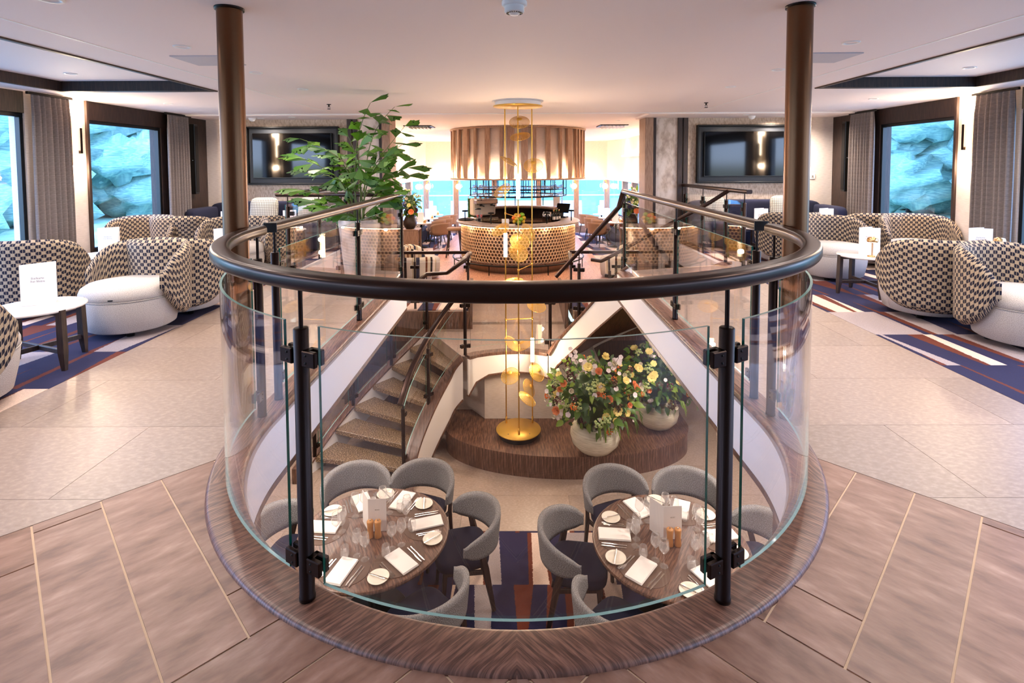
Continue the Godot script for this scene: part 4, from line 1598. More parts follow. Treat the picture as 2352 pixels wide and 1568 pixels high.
	b = thing("stair_balustrade", "glass on the outer string of the upper stairs beside the bar floor", "balustrade")
	for i in [2, 12]:
		var nx: Vector3 = (co[i + 2] as Vector3) - co[i - 2]
		nx.y = 0
		post_at(b, co[i], 0.86, [nx.normalized(), -nx.normalized()])
	for seg in [[3, 11], [13, 23]]:
		gp = []
		var lo := []
		var hi := []
		for i in range(seg[0], seg[1] + 1):
			gp.append(Vector3(co[i].x, 0, co[i].z)); lo.append(co[i].y + 0.1); hi.append(co[i].y + 0.76)
		glass(b, gp, lo, hi)
	# bar floor guards, each side of the landing
	for sd in [-1.0, 1.0]:
		var side := "left" if sd < 0 else "right"
		var xa := 0.78 if sd < 0 else 0.92
		b = thing("guard_rail", "level dark guard rail at the edge of the bar floor, %s of the landing" % side, "railing")
		st = S()
		sweep(st, rounded(0.06, 0.05, 0.014), [V(2.75 * sd, LB + 0.96, 8.86), V(xa * sd, LB + 0.96, 8.86)])
		obj("handrail", st, M.rail_bronze, b)
		st = S()
		sweep(st, rounded(0.06, 0.05, 0.014), [V(xa * sd, LB + 0.955, 8.9), V((xa - 0.03) * sd, LB + 0.86, 8.35)])
		obj("return_rail", st, M.rail_bronze, b)
		for x in [2.6, 1.7, xa + 0.02]:
			post_at(b, V(x * sd, LB, 8.86), 0.93, [Vector3(sd, 0, 0)] if x < 1.0 else [Vector3(-sd, 0, 0)] if x > 2.0 else [Vector3(sd, 0, 0), Vector3(-sd, 0, 0)], 0.13, -0.09, 0.02)
		straight_glass(b, V(2.6 * sd, LB, 8.86), V(1.7 * sd, LB, 8.86), 0.1, 0.8)
		straight_glass(b, V(1.7 * sd, LB, 8.86), V((xa + 0.02) * sd, LB, 8.86), 0.1, 0.8)

func face(fx: float, fd: float) -> float:
	return atan2(fx, -fd)

func tub_chair(label: String) -> Node3D:
	var c := thing("tub_chair", label, "armchair", Vector3.ZERO, 0, "patterned tub chairs")
	var st := S()
	lathe(st, [Vector2(0.0, 0.045), Vector2(0.3, 0.045), Vector2(0.325, 0.06), Vector2(0.355, 0.2), Vector2(0.365, 0.3), Vector2(0.362, 0.315), Vector2(0.0, 0.315)], 44)
	obj("base", st, M.cream_boucle, c)
	st = S()
	lathe(st, [Vector2(0.0, 0.31), Vector2(0.35, 0.312), Vector2(0.366, 0.33), Vector2(0.368, 0.36), Vector2(0.352, 0.4), Vector2(0.31, 0.428), Vector2(0.2, 0.44), Vector2(0.0, 0.442)], 44)
	obj("seat", st, M.cream_boucle, c)
	st = S()
	tube(st, range(45).map(func(i): return Vector3(cos(TAU * i / 44) * 0.366, 0.318, sin(TAU * i / 44) * 0.366)), 0.004, 5)
	obj("piping", st, M.cream_boucle, c)
	st = S()
	shell(st, 0.4, 0.4, 1.78, 0.085, func(f): return 0.1 + 0.26 * pow(absf(f), 5.0), func(f): return 0.755 - 0.2 * pow(absf(f), 4.5), 0.03, 44, 24, Vector2(16, 16))
	obj("backrest", st, M.oval_weave, c)
	st = S()
	for k in 4: lathe(st, [Vector2(0.0, 0.0), Vector2(0.03, 0.0), Vector2(0.03, 0.05)], 12, Vector3(0.22 * cos(k * PI / 2 + 0.78), 0.003, 0.22 * sin(k * PI / 2 + 0.78)))
	obj("feet", st, M.black, c).name = "foot"
	st = S()
	box(st, Vector3(0.17, 0.342, 0.327), Vector3(0.035, 0.01, 0.006), 0.001, Basis(Vector3.UP, 0.48))
	obj("tag", st, M.black, c)
	return c

func side_table(label: String) -> Node3D:
	var t := thing("side_table", label, "side table", Vector3.ZERO, 0, "marble topped side tables")
	var st := S()
	lathe(st, [Vector2(0.0, 0.41), Vector2(0.272, 0.41), Vector2(0.282, 0.416), Vector2(0.282, 0.424), Vector2(0.278, 0.43), Vector2(0.0, 0.43)], 48)
	obj("top", st, M.marble_top, t)
	for k in 4:
		var a := k * PI / 2 + 0.38
		st = S()
		var u := Vector3(cos(a), 0, sin(a))
		for q in [[0.0, 0.25, 0.026], [0.14, 0.262, 0.046], [0.425, 0.27, 0.042]]: pass
		sweep(st, poly([-0.021, -0.02, 0.021, -0.02, 0.021, 0.02, -0.021, 0.02]), [u * 0.286 + Vector3(0, 0.0, 0), u * 0.276 + Vector3(0, 0.13, 0), u * 0.268 + Vector3(0, 0.425, 0)], false, false, true, [0.62, 1.05, 1.0])
		obj("leg", st, M.dark_wood_local, t)
		st = S()
		bar(st, u * 0.0 + Vector3(0, 0.13, 0), u * 0.27 + Vector3(0, 0.13, 0), 0.022, 0.034)
		obj("stretcher", st, M.dark_wood_local, t)
		st = S()
		bar(st, Vector3(0, 0.396, 0), u * 0.26 + Vector3(0, 0.396, 0), 0.024, 0.03)
		obj("apron", st, M.dark_wood_local, t)
	return t

func menu_card(label: String, w := 0.205, h := 0.295, lines := ["Barkarte", "Bar Menu"], ang := 0.62, cat := "menu", group := "folded bar menus") -> Node3D:
	# two leaves standing open, hinge along local z-back; the printed leaf faces +z
	var m := thing("menu_card", label, cat, Vector3.ZERO, 0, group)
	var st := S()
	box(st, Vector3(w / 2, h / 2, 0), Vector3(w, h, 0.003), 0.0005)
	obj("cover", st, M.paper, m)
	st = S()
	var q := Basis(Vector3.UP, ang)
	box(st, q * Vector3(w / 2, h / 2, 0), Vector3(w, h, 0.003), 0.0005, q)
	obj("back_leaf", st, M.paper, m)
	for i in lines.size():
		var t := TextMesh.new()
		t.text = lines[i]
		var f := SystemFont.new()
		f.font_names = PackedStringArray(["Droid Serif"])
		t.font = f
		t.font_size = 16
		t.pixel_size = w * 0.0055
		t.depth = 0.0004
		var o := obj("lettering", t, M.print_grey, m)
		o.position = Vector3(w * 0.5, h * (0.66 - 0.075 * i), 0.0018)
	return m

func table_lamp(label: String) -> Node3D:
	var l := thing("table_lamp", label, "table lamp", Vector3.ZERO, 0, "brass table lamps")
	var st := S()
	lathe(st, [Vector2(0, 0), Vector2(0.045, 0), Vector2(0.046, 0.012), Vector2(0.03, 0.018), Vector2(0.0, 0.018)], 24)
	obj("base", st, M.gold, l)
	st = S()
	rod(st, Vector3(0, 0.01, 0), Vector3(0, 0.19, 0), 0.008)
	obj("stem", st, M.gold, l)
	st = S()
	lathe(st, [Vector2(0.038, 0.02), Vector2(0.038, 0.165)], 20)
	obj("glass_sleeve", st, M.stemware, l)
	st = S()
	lathe(st, [Vector2(0.05, 0.16), Vector2(0.053, 0.175), Vector2(0.045, 0.205), Vector2(0.02, 0.215), Vector2(0, 0.216)], 24)
	obj("cap", st, M.gold, l)
	st = S()
	lathe(st, [Vector2(0.0, 0.16), Vector2(0.03, 0.16), Vector2(0.03, 0.155), Vector2(0, 0.155)], 16)
	obj("bulb", st, M.lens_glow, l)
	return l

func cushion(label: String, at: Vector3, m: Material, turn := 0.0, s := 0.46, group := "") -> void:
	var p := thing("cushion", label, "cushion", at, turn, group)
	var st := S()
	pad(st, Vector3(0, s * 0.46, 0), Vector3(s, 0.16, s), 0.42, 28, 12, Basis(Vector3.RIGHT, PI / 2 - 0.2), 0.8)
	obj("cover", st, m, p)

func lounge() -> void:
	var proto: Node3D = null
	var spots := [
		[-3.35, 4.56, -0.25, -1.0, "patterned tub chair behind the left marble table, its cream seat turned to the viewer"],
		[-4.68, 5.16, -0.05, 1.0, "patterned tub chair at the far left, its blue back seen behind the menu"],
		[-3.3, 5.2, 0.0, 1.0, "patterned tub chair with its back to the walkway, third from the left in front"],
		[-5.0, 6.95, 0.1, -1.0, "patterned tub chair against the left window, open side towards the viewer"],
		[-4.66, 7.5, 0.1, 1.0, "patterned tub chair, back turned, between the left window and pillar"],
		[-3.62, 6.75, 0.2, -1.0, "patterned tub chair half hidden behind the left pillar, cream seat showing"],
		[-3.58, 7.5, 0.0, 1.0, "patterned tub chair with its back turned, just right of the left pillar"],
		[-3.38, 3.02, 0.0, 1.0, "tub chair cut by the left picture edge, only its cream seat rim in view"],
		[3.88, 4.98, 0.0, 1.0, "patterned tub chair, wide back turned, right of the brass lamp's table"],
		[4.02, 4.12, 0.25, -1.0, "patterned tub chair at the far right edge, its cream seat turned to the viewer"],
		[3.98, 6.58, -0.05, -1.0, "patterned tub chair just right of the right pillar, cream seat to the viewer"],
		[5.05, 7.55, -0.05, 1.0, "patterned tub chair with its blue back turned, left of the right window"],
		[5.2, 6.75, -0.15, -1.0, "patterned tub chair against the right window, open side towards the viewer"],
		[3.95, 7.7, 0.0, 1.0, "patterned tub chair with its back turned, just left of the right pillar"],
		[5.0, 4.85, 0.0, 1.0, "patterned tub chair at the right edge by the curtain, only its dark top in view"]]
	for s in spots:
		if proto == null:
			proto = tub_chair(s[4])
			proto.position = V(s[0], 0.002, s[1]); proto.rotation.y = face(s[2], s[3])
		else:
			copy(proto, s[4], V(s[0], 0.002, s[1]), face(s[2], s[3]))
	var tp: Node3D = null
	var mp: Node3D = null
	var lp: Node3D = null
	for s in [[-3.42, 3.73, "round marble side table in front on the left, a bar menu on it", 0.35, "tall folded bar menu on the near left table", 0.0],
		[-4.68, 5.95, "marble side table hidden behind the left chair backs, by the curtain", 0.2, "folded bar menu seen over the chair backs by the left curtain", 0.0],
		[-3.3, 5.85, "marble side table behind the third left chair, beside the curved rail", 0.2, "folded bar menu left of the round handrail, a brass lamp beside it", 1.0],
		[-4.5, 8.15, "marble side table at the left sofa, nearer the window", 0.1, "folded bar menu before the left sofa's rounded end", 0.0],
		[-3.6, 8.3, "marble side table at the left sofa, nearer the palm", 0.1, "folded bar menu before the left sofa, beside the cushion", 0.0],
		[3.84, 5.76, "marble side table right of the round handrail, with a brass lamp", -0.25, "folded bar menu behind the brass lamp on the right table", 1.0],
		[4.97, 5.68, "marble side table hidden behind the right chair backs, by the curtain", -0.4, "folded bar menu seen over the chair backs by the right curtain", 1.0],
		[3.86, 8.35, "marble side table at the right sofa, nearer the pillar", -0.2, "folded bar menu before the right sofa, left of the pillar", 0.0],
		[4.86, 8.3, "marble side table at the right sofa, nearer the window", -0.2, "folded bar menu before the right sofa's rounded end", 0.0]]:
		if tp == null:
			tp = side_table(s[2]); tp.position = V(s[0], 0.002, s[1])
			mp = menu_card(s[4])
			mp.position = V(s[0] - 0.1, 0.433, s[1] - 0.02); mp.rotation.y = s[3]
		else:
			copy(tp, s[2], V(s[0], 0.002, s[1]), 0.3)
			copy(mp, s[4], V(s[0] - 0.07, 0.433, s[1] + 0.02), s[3])
		if s[5] > 0:
			var lab: String = "small brass mushroom lamp on " + ("the table beside the curved handrail on the left" if s[0] < 0 else "the marble table right of the round handrail" if s[0] < 4.5 else "the table behind the right front chair")
			var at := V(s[0] + (0.02 if s[0] < 4.5 and s[0] > 0 else 0.12) - (0.05 if s[0] > 0 and s[0] < 4.5 else 0.0), 0.432, s[1] - 0.14)
			if lp == null:
				lp = table_lamp(lab); lp.position = at
			else: copy(lp, lab, at)
	# navy sofas under the screens
	for sd in [-1.0, 1.0]:
		var side := "left" if sd < 0 else "right"
		var sf := thing("sofa", "long navy sofa along the stone wall under the %s screen" % side, "sofa", V(4.2 * sd, 0, 9.02), 0, "navy sofas")
		var st := S()
		box(st, Vector3(0, 0.2, 0.0), Vector3(2.3, 0.3, 0.66), 0.03)
		obj("base", st, M.navy_wool, sf)
		for k in 3:
			st = S()
			pad(st, Vector3(-0.75 + 0.75 * k, 0.4, 0.03), Vector3(0.745, 0.15, 0.62), 0.25, 24, 10)
			obj("seat_cushion", st, M.navy_wool, sf)
		st = S()
		pad(st, Vector3(0, 0.6, -0.32), Vector3(2.32, 0.42, 0.18), 0.2, 30, 12)
		obj("backrest", st, M.navy_wool, sf)
		st = S()
		pad(st, Vector3(1.12 * sd, 0.52, 0.05), Vector3(0.2, 0.42, 0.8), 0.3, 24, 12)
		obj("arm", st, M.navy_wool, sf)
		for x in [-1.05, 1.05]:
			st = S()
			rod(st, Vector3(x, 0, 0.25), Vector3(x, 0.06, 0.25), 0.025)
			obj("foot", st, M.black, sf)
	cushion("cream woven cushion on the left sofa, just right of the pillar", V(-4.25, 0.46, 8.92), M.basket_cloth, 0.1, 0.46, "cream sofa cushions")
	cushion("cream woven cushion on the left sofa, behind the palm", V(-3.45, 0.46, 8.92), M.basket_cloth, -0.1, 0.46, "cream sofa cushions")
	cushion("cream woven cushion on the right sofa, behind the right pillar", V(4.55, 0.46, 8.92), M.basket_cloth, -0.3, 0.46, "cream sofa cushions")
	cushion("cream woven cushion on the right sofa, seen through the glass rail", V(3.35, 0.46, 8.92), M.basket_cloth, 0.1, 0.44, "cream sofa cushions")
	palm()

func leaf_mesh(s: int) -> ArrayMesh:
	# fishtail leaflet: narrow foot, ragged wide tip, folded along the middle
	var r := RandomNumberGenerator.new()
	r.seed = s
	var L := 1.0
	var left := [Vector2(0, 0), Vector2(-0.1, 0.2), Vector2(-0.22, 0.45), Vector2(-0.34, 0.66), Vector2(-0.3, 0.7), Vector2(-0.2, 0.8 + r.randf() * 0.1), Vector2(-0.14, 0.8), Vector2(-0.04, 0.96)]
	var right := [Vector2(0, 0), Vector2(0.1, 0.22), Vector2(0.22, 0.42), Vector2(0.33, 0.6 + r.randf() * 0.1), Vector2(0.26, 0.64), Vector2(0.2, 0.78), Vector2(0.1, 0.76), Vector2(0.04, 1.0)]
	var st := SurfaceTool.new()
	st.begin(Mesh.PRIMITIVE_TRIANGLES)
	st.set_smooth_group(1)
	var P := func(v: Vector2) -> Vector3: return Vector3(v.x * 0.9, -absf(v.x) * 0.35 - 0.22 * v.y * v.y, v.y * L)
	for i in 7:
		var m0 := Vector2(0, left[i].y * 0.98)
		var m1 := Vector2(0, left[i + 1].y * 0.98)
		quad(st, P.call(left[i]), P.call(left[i + 1]), P.call(m1), P.call(m0))
		m0 = Vector2(0, right[i].y * 0.98); m1 = Vector2(0, right[i + 1].y * 0.98)
		quad(st, P.call(m0), P.call(m1), P.call(right[i + 1]), P.call(right[i]))
	st.generate_normals()
	return st.commit()

func palm() -> void:
	var lf := [mat("palm_leaf_0", Color(0.2, 0.36, 0.08), 0.4), mat("palm_leaf_1", Color(0.3, 0.45, 0.1), 0.4), mat("palm_leaf_2", Color(0.14, 0.29, 0.08), 0.4)]
	for m in lf:
		m.backlight_enabled = true
		m.backlight = Color(0.25, 0.4, 0.06)
	mat("palm_stem", Color(0.3, 0.36, 0.12), 0.5)
	var p := thing("potted_palm", "tall fishtail palm with ragged leaves in a pale tapered pot", "potted plant", V(-1.84, 0, 6.2))
	var st := S()
	lathe(st, [Vector2(0.0, 0.0), Vector2(0.15, 0.0), Vector2(0.16, 0.02), Vector2(0.235, 0.76), Vector2(0.235, 0.8), Vector2(0.215, 0.8), Vector2(0.21, 0.74), Vector2(0.0, 0.74)], 32, Vector3.ZERO, Basis(), 0, TAU, false)
	obj("pot", st, M.pale_stone, p)
	st = S()
	lathe(st, [Vector2(0.205, 0.735), Vector2(0.1, 0.76), Vector2(0.0, 0.765)], 24)
	obj("soil", st, M.soil, p)
	var meshes := [leaf_mesh(1), leaf_mesh(2), leaf_mesh(3)]
	var r := RandomNumberGenerator.new()
	r.seed = 21
	# fronds: bend point and tip, in the photograph's proportions (metres from the pot's middle), depth spread
	var fr := [
		[0.12, 1.95, 0.42, 2.12, 0.1], [-0.02, 1.9, 0.2, 2.14, -0.15], [0.22, 1.6, 0.5, 1.9, 0.25], [-0.22, 1.7, -0.72, 1.75, 0.12], [-0.2, 1.45, -0.58, 1.52, -0.2], [-0.12, 1.35, -0.66, 1.38, 0.25],
		[0.2, 1.55, 0.56, 1.66, -0.2], [0.25, 1.38, 0.57, 1.4, 0.05], [0.2, 1.25, 0.5, 1.3, 0.3], [0.18, 1.02, 0.4, 1.1, -0.1], [-0.2, 1.15, -0.66, 1.16, -0.1], [-0.14, 1.0, -0.5, 0.95, 0.2], [-0.1, 0.98, -0.35, 1.02, -0.3], [0.02, 1.5, -0.2, 1.78, 0.3], [0.06, 1.4, 0.12, 1.62, -0.35], [-0.05, 1.55, -0.35, 1.6, 0.05]]
	for f in fr:
		var a := Vector3(r.randf_range(-0.06, 0.06), 0.74, r.randf_range(-0.06, 0.06))
		var b := Vector3(f[0] * 0.85, f[1] - 0.12, -f[4] * 0.6)
		var t := Vector3(f[2], f[3], -f[4])
		var path := []
		for i in 15:
			var u := i / 14.0
			var c1 := Vector3(a.x * 1.1 + b.x * 0.12, lerpf(a.y, b.y, 0.75), a.z)
			var m := a.lerp(c1, u).lerp(c1.lerp(b, u), u)
			var n := c1.lerp(b, u).lerp(b.lerp(t, u), u)
			path.append(m.lerp(n, u))
		st = S()
		tube(st, path, 0.009, 6, range(15).map(func(i): return 1.0 - i * 0.05))
		var stem := obj("stem", st, M.palm_stem, p)
		for k in 11:
			var u := 0.42 + 0.58 * k / 10.0
			var i := mini(int(u * 14), 13)
			var at: Vector3 = (path[i] as Vector3).lerp(path[i + 1], u * 14 - i)
			var dir: Vector3 = ((path[i + 1] as Vector3) - path[i]).normalized()
			var sidew: Vector3 = dir.cross(Vector3.UP).normalized() * (1.0 if k % 2 else -1.0)
			var out: Vector3 = (dir * r.randf_range(0.1, 0.8) + sidew * r.randf_range(0.1, 0.9) + Vector3(r.randf_range(-0.35, 0.35), r.randf_range(-0.9, 0.3), r.randf_range(-0.1, 0.5))).normalized()
			if k == 10: out = (dir + Vector3(0, -0.3, 0)).normalized()
			var o := MeshInstance3D.new()
			o.name = "leaf"
			o.mesh = meshes[k % 3]
			o.set_surface_override_material(0, lf[r.randi() % 3])
			var up := Vector3(r.randf_range(-0.7, 0.7), 0.7, r.randf_range(0.2, 1.3)).normalized()
			var x := up.cross(out).normalized()
			var s := r.randf_range(0.13, 0.21)
			o.transform = Transform3D(Basis(x, out.cross(x), out).scaled(Vector3(1.7, 1.0, 1.0) * s), at)
			stem.add_child(o, true)

func dining_chair(label: String) -> Node3D:
	var c := thing("dining_chair", label, "dining chair", Vector3.ZERO, 0, "grey dining chairs")
	var st := S()
	pad(st, Vector3(0, 0.445, 0.02), Vector3(0.5, 0.1, 0.5), 0.5, 28, 10)
	obj("seat", st, M.navy_wool, c)
	st = S()
	shell(st, 0.275, 0.265, 1.72, 0.052, func(f): return 0.515 + 0.04 * f * f, func(f): return 0.825 - 0.1 * pow(absf(f), 2.0), 0.1, 36, 16)
	obj("backrest", st, M.grey_wool, c)
	for sx in [-1.0, 1.0]:
		st = S()
		sweep(st, poly([-0.016, -0.022, 0.016, -0.022, 0.016, 0.022, -0.016, 0.022]), [Vector3(0.25 * sx, 0.0, -0.24), Vector3(0.265 * sx, 0.42, -0.16), Vector3(0.315 * sx, 0.7, -0.1)], false, false, true, [0.75, 1.25, 0.9])
		obj("leg", st, M.dark_wood_local, c)
		st = S()
		sweep(st, poly([-0.018, -0.018, 0.018, -0.018, 0.018, 0.018, -0.018, 0.018]), [Vector3(0.21 * sx, 0.0, 0.22), Vector3(0.2 * sx, 0.41, 0.19)], false, false, true, [0.7, 1.1])
		obj("leg", st, M.dark_wood_local, c)
		st = S()
		bar(st, Vector3(0.2 * sx, 0.385, 0.19), Vector3(0.26 * sx, 0.385, -0.17), 0.022, 0.04)
		obj("seat_rail", st, M.dark_wood_local, c)
	return c

func knife_mesh() -> ArrayMesh:
	var st := S()
	plate(st, poly([-0.006, -0.11, 0.006, -0.11, 0.0045, -0.02, 0.0045, 0.0, 0.009, 0.02, 0.009, 0.08, 0.004, 0.108, -0.004, 0.108, -0.005, 0.0, -0.0045, -0.02]), 0.0, 0.004, 0.001)
	st.generate_normals()
	return st.commit()

func fork_mesh() -> ArrayMesh:
	var st := S()
	plate(st, poly([-0.006, -0.1, 0.006, -0.1, 0.003, -0.02, 0.003, 0.02, 0.011, 0.045, 0.011, 0.1, 0.0085, 0.1, 0.0075, 0.06, 0.005, 0.06, 0.004, 0.1, 0.0015, 0.1, 0.001, 0.06, -0.001, 0.06, -0.0015, 0.1, -0.004, 0.1, -0.005, 0.06, -0.0075, 0.06, -0.0085, 0.1, -0.011, 0.1, -0.011, 0.045, -0.003, 0.02, -0.003, -0.02]), 0.0, 0.004)
	st.generate_normals()
	return st.commit()

func restaurant() -> void:
	var chair: Node3D = null
	var T := [[-1.275, 4.56, [117.0, 70.0, 15.0, -47.0, -107.0, 172.0], "left dining table"], [1.335, 4.45, [112.0, 62.0, 171.0, 226.0, 8.0, -66.0], "right dining table"]]
	var top := L0 + 0.75
	var seat := {117.0: "back, towards the stairs", 70.0: "back, beside the podium", 15.0: "side facing the aisle", -47.0: "front, towards the aisle", -107.0: "front, behind the left post", 172.0: "outer side by the column",
		112.0: "back, towards the aisle", 62.0: "back, beside the podium", 171.0: "side facing the aisle", 226.0: "front, towards the aisle", 8.0: "outer side by the column", -66.0: "front, behind the right post"}
	var proto := {}
	var st: SurfaceTool
	# masters of the table ware; each is moved to its first place, then copied
	var km := knife_mesh()
	var fm := fork_mesh()
	for t in T:
		var tn: String = t[3]
		var tb := thing("dining_table", "round walnut dining table laid for six, the %s of the two" % ("left" if t[0] < 0 else "right"), "dining table", V(t[0], L0 + 0.005, t[1]), 0.5 if t[0] < 0 else -0.6, "round dining tables")
		st = S()
		lathe(st, [Vector2(0, 0.705), Vector2(0.64, 0.705), Vector2(0.662, 0.715), Vector2(0.667, 0.73), Vector2(0.662, 0.742), Vector2(0.652, 0.745), Vector2(0, 0.745)], 72, Vector3.ZERO, Basis(), 0, TAU, false)
		obj("top", st, M.walnut_local, tb)
		st = S()
		lathe(st, [Vector2(0.0, 0.7), Vector2(0.09, 0.7), Vector2(0.06, 0.66), Vector2(0.055, 0.06), Vector2(0.28, 0.025), Vector2(0.3, 0.0), Vector2(0, 0)], 32)
		obj("pedestal", st, M.dark_metal, tb)
		for ang in t[2]:
			var wh := "%s, %s" % [seat[ang], tn]
			var a := deg_to_rad(ang)
			var u := V(cos(a), 0, sin(a))             # outwards to the diner
			var lft := u.cross(Vector3.UP) * -1.0      # the diner's left hand
			lft = Vector3.UP.cross(-u)
			var C := V(t[0], top, t[1])
			var turn := atan2(-u.x, -u.z)              # local +z looks to the table's middle
			var lab := "grey wool dining chair at the %s" % wh
			var cp := C + u * 0.8
			cp.y = L0 + 0.006
			if chair == null:
				chair = dining_chair(lab); chair.position = cp; chair.rotation.y = turn
			else: copy(chair, lab, cp, turn)
			# placing: name, radius, to the left, turn, label, maker
			for it in [["placemat", 0.44, 0.0, 0.0, "brown oval placemat, %s"], ["napkin", 0.475, 0.0, 0.06, "folded white napkin, %s"], ["side_plate", 0.5, 0.225, 0.0, "white side plate, %s"], ["butter_knife", 0.5, 0.225, 0.25, "butter knife lying on the side plate, %s"],
				["fork", 0.47, 0.125, 0.0, "inner fork, %s"], ["fork", 0.485, 0.148, 0.0, "outer fork, %s"], ["table_knife", 0.48, -0.12, 0.0, "inner knife, %s"], ["table_knife", 0.485, -0.148, 0.0, "outer knife, %s"],
				["wine_glass", 0.285, -0.02, 0.0, "tall wine glass nearer the middle, %s"], ["wine_glass", 0.3, -0.105, 0.0, "tall wine glass to the side, %s"], ["tumbler", 0.335, 0.065, 0.0, "low water glass, %s"]]:
				var pos: Vector3 = C + u * it[1] + lft * it[2]
				var rot: float = turn + it[3]
				var y := 0.0
				if it[0] != "placemat" and it[0] in ["napkin", "fork", "table_knife"]: y = 0.004
				if it[0] == "side_plate": y = 0.0015
				if it[0] == "butter_knife": y = 0.0175
				pos.y = top + y + 0.0005
				var l: String = it[4] % wh
				if proto.has(it[0]):
					var c := copy(proto[it[0]], l, pos, rot)
					if it[0] == "butter_knife": c.rotation.y = rot + 0.25
				else:
					var o := thing(it[0], l, {"placemat": "placemat", "napkin": "napkin", "side_plate": "plate", "butter_knife": "knife", "fork": "fork", "table_knife": "knife", "wine_glass": "wine glass", "tumbler": "glass"}[it[0]], pos, rot, "table ware: " + String(it[0]).replace("_", " ") + "s")
					proto[it[0]] = o
					st = S()
					match it[0]:
						"placemat":
							plate(st, disc2(0, 0, 0.215, 0.185, 48), 0.0, 0.003, 0.001)
							obj("mat", st, M.placemat, o)
						"napkin":
							for k in 3: box(st, Vector3(0.001 * k, 0.004 + 0.0045 * k, 0.001 * k), Vector3(0.15 - 0.002 * k, 0.005, 0.28 - 0.003 * k), 0.002)
							obj("cloth", st, M.linen, o)
						"side_plate":
							lathe(st, [Vector2(0, 0.006), Vector2(0.055, 0.006), Vector2(0.062, 0.01), Vector2(0.084, 0.016), Vector2(0.086, 0.014), Vector2(0.06, 0.004), Vector2(0.05, 0.0), Vector2(0, 0.0)], 40)
							obj("dish", st, M.porcelain, o)
						"butter_knife", "table_knife":
							var m := obj("blade", km, M.steel, o)
							m.scale = Vector3(1, 1, 0.82 if it[0] == "butter_knife" else 1.0)
						"fork":
							obj("tines", fm, M.steel, o)
						"wine_glass":
							lathe(st, [Vector2(0.0, 0.0), Vector2(0.035, 0.001), Vector2(0.034, 0.003), Vector2(0.006, 0.008), Vector2(0.0038, 0.02), Vector2(0.0036, 0.1), Vector2(0.008, 0.108)], 20)
							obj("stem", st, M.stemware, o)
							st = S()
							lathe(st, [Vector2(0.003, 0.1), Vector2(0.02, 0.118), Vector2(0.041, 0.15), Vector2(0.042, 0.165), Vector2(0.036, 0.205), Vector2(0.032, 0.225), Vector2(0.0312, 0.225), Vector2(0.035, 0.204), Vector2(0.041, 0.165), Vector2(0.04, 0.151), Vector2(0.02, 0.12), Vector2(0.0, 0.108)], 24)
							obj("bowl", st, M.stemware, o)
						"tumbler":
							lathe(st, [Vector2(0.0, 0.0), Vector2(0.026, 0.0), Vector2(0.036, 0.03), Vector2(0.037, 0.05), Vector2(0.031, 0.105), Vector2(0.03, 0.105), Vector2(0.0355, 0.05), Vector2(0.0345, 0.031), Vector2(0.025, 0.008), Vector2(0, 0.006)], 24)
							obj("glass_body", st, M.stemware, o)
		# menu and mills in the middle
		var mc := menu_card("white folded restaurant menu standing in the middle of the %s" % tn, 0.16, 0.3, ["MENU"], 2.1, "menu", "restaurant menus")
		mc.position = V(t[0] - 0.05, top + 0.001, t[1] + 0.02)
		mc.rotation.y = 0.05
		for k in 2:
			var o := thing("pepper_mill" if k else "salt_mill", "beech wood %s mill before the menu on the %s" % ["pepper" if k else "salt", tn], "mill", V(t[0] - 0.035 + 0.068 * k + 0.02, top + 0.001, t[1] - 0.05), 0, "beech mills")
			st = S()
			lathe(st, [Vector2(0, 0), Vector2(0.029, 0.0), Vector2(0.0305, 0.01), Vector2(0.025, 0.06), Vector2(0.0255, 0.1), Vector2(0.03, 0.142), Vector2(0.027, 0.148), Vector2(0, 0.148)], 24)
			obj("body", st, M.beech, o)
			st = S()
			lathe(st, [Vector2(0.006, 0.148), Vector2(0.006, 0.158), Vector2(0.0, 0.16)], 12)
			obj("knob", st, M.steel, o)
	sculpture()
	flower_bowl(V(1.03, L0 + 0.302, 6.72), 1.0, "near cream bowl of mixed flowers on the podium, right beside the brass lamp", 3)
	flower_bowl(V(2.0, L0 + 0.302, 7.36), 0.94, "far cream bowl of mixed flowers on the podium, under the upper stairs", 8)

func lamp_disc(parent: Node3D, at: Vector3, tilt: float, roll: float, yaw := 0.0) -> void:
	var st := S()
	var q := Basis(Vector3(0, 0, 1), deg_to_rad(roll)) * Basis(Vector3.UP, yaw) * Basis(Vector3.RIGHT, deg_to_rad(tilt))
	var R := 0.132
	var P := func(r: float, a: float) -> Vector3: return at + q * Vector3(cos(a) * r, 0.03 - 0.03 * r / R, sin(a) * r - 0.045 + 0.045 * r / R)
	var ring := []
	for i in 33: ring.append(P.call(R, TAU * i / 32))
	tube(st, ring, 0.0028, 6)
	st.set_smooth_group(-1)
	for i in 40:
		var a := TAU * i / 40
		var w := 0.04
		for e in [0.0, 0.0012]:
			var up := q * Vector3(0, e, 0)
			quad(st, P.call(0.03, a - w) + up, P.call(0.03, a + w) + up, P.call(R, a + w) + up, P.call(R, a - w) + up)
	lathe(st, [Vector2(0.034, 0.0), Vector2(0.03, 0.004), Vector2(0.0, 0.006)], 16, at + q * Vector3(0, 0.026, -0.035), q)
	obj("leaf_disc", st, M.brass_paint, parent)

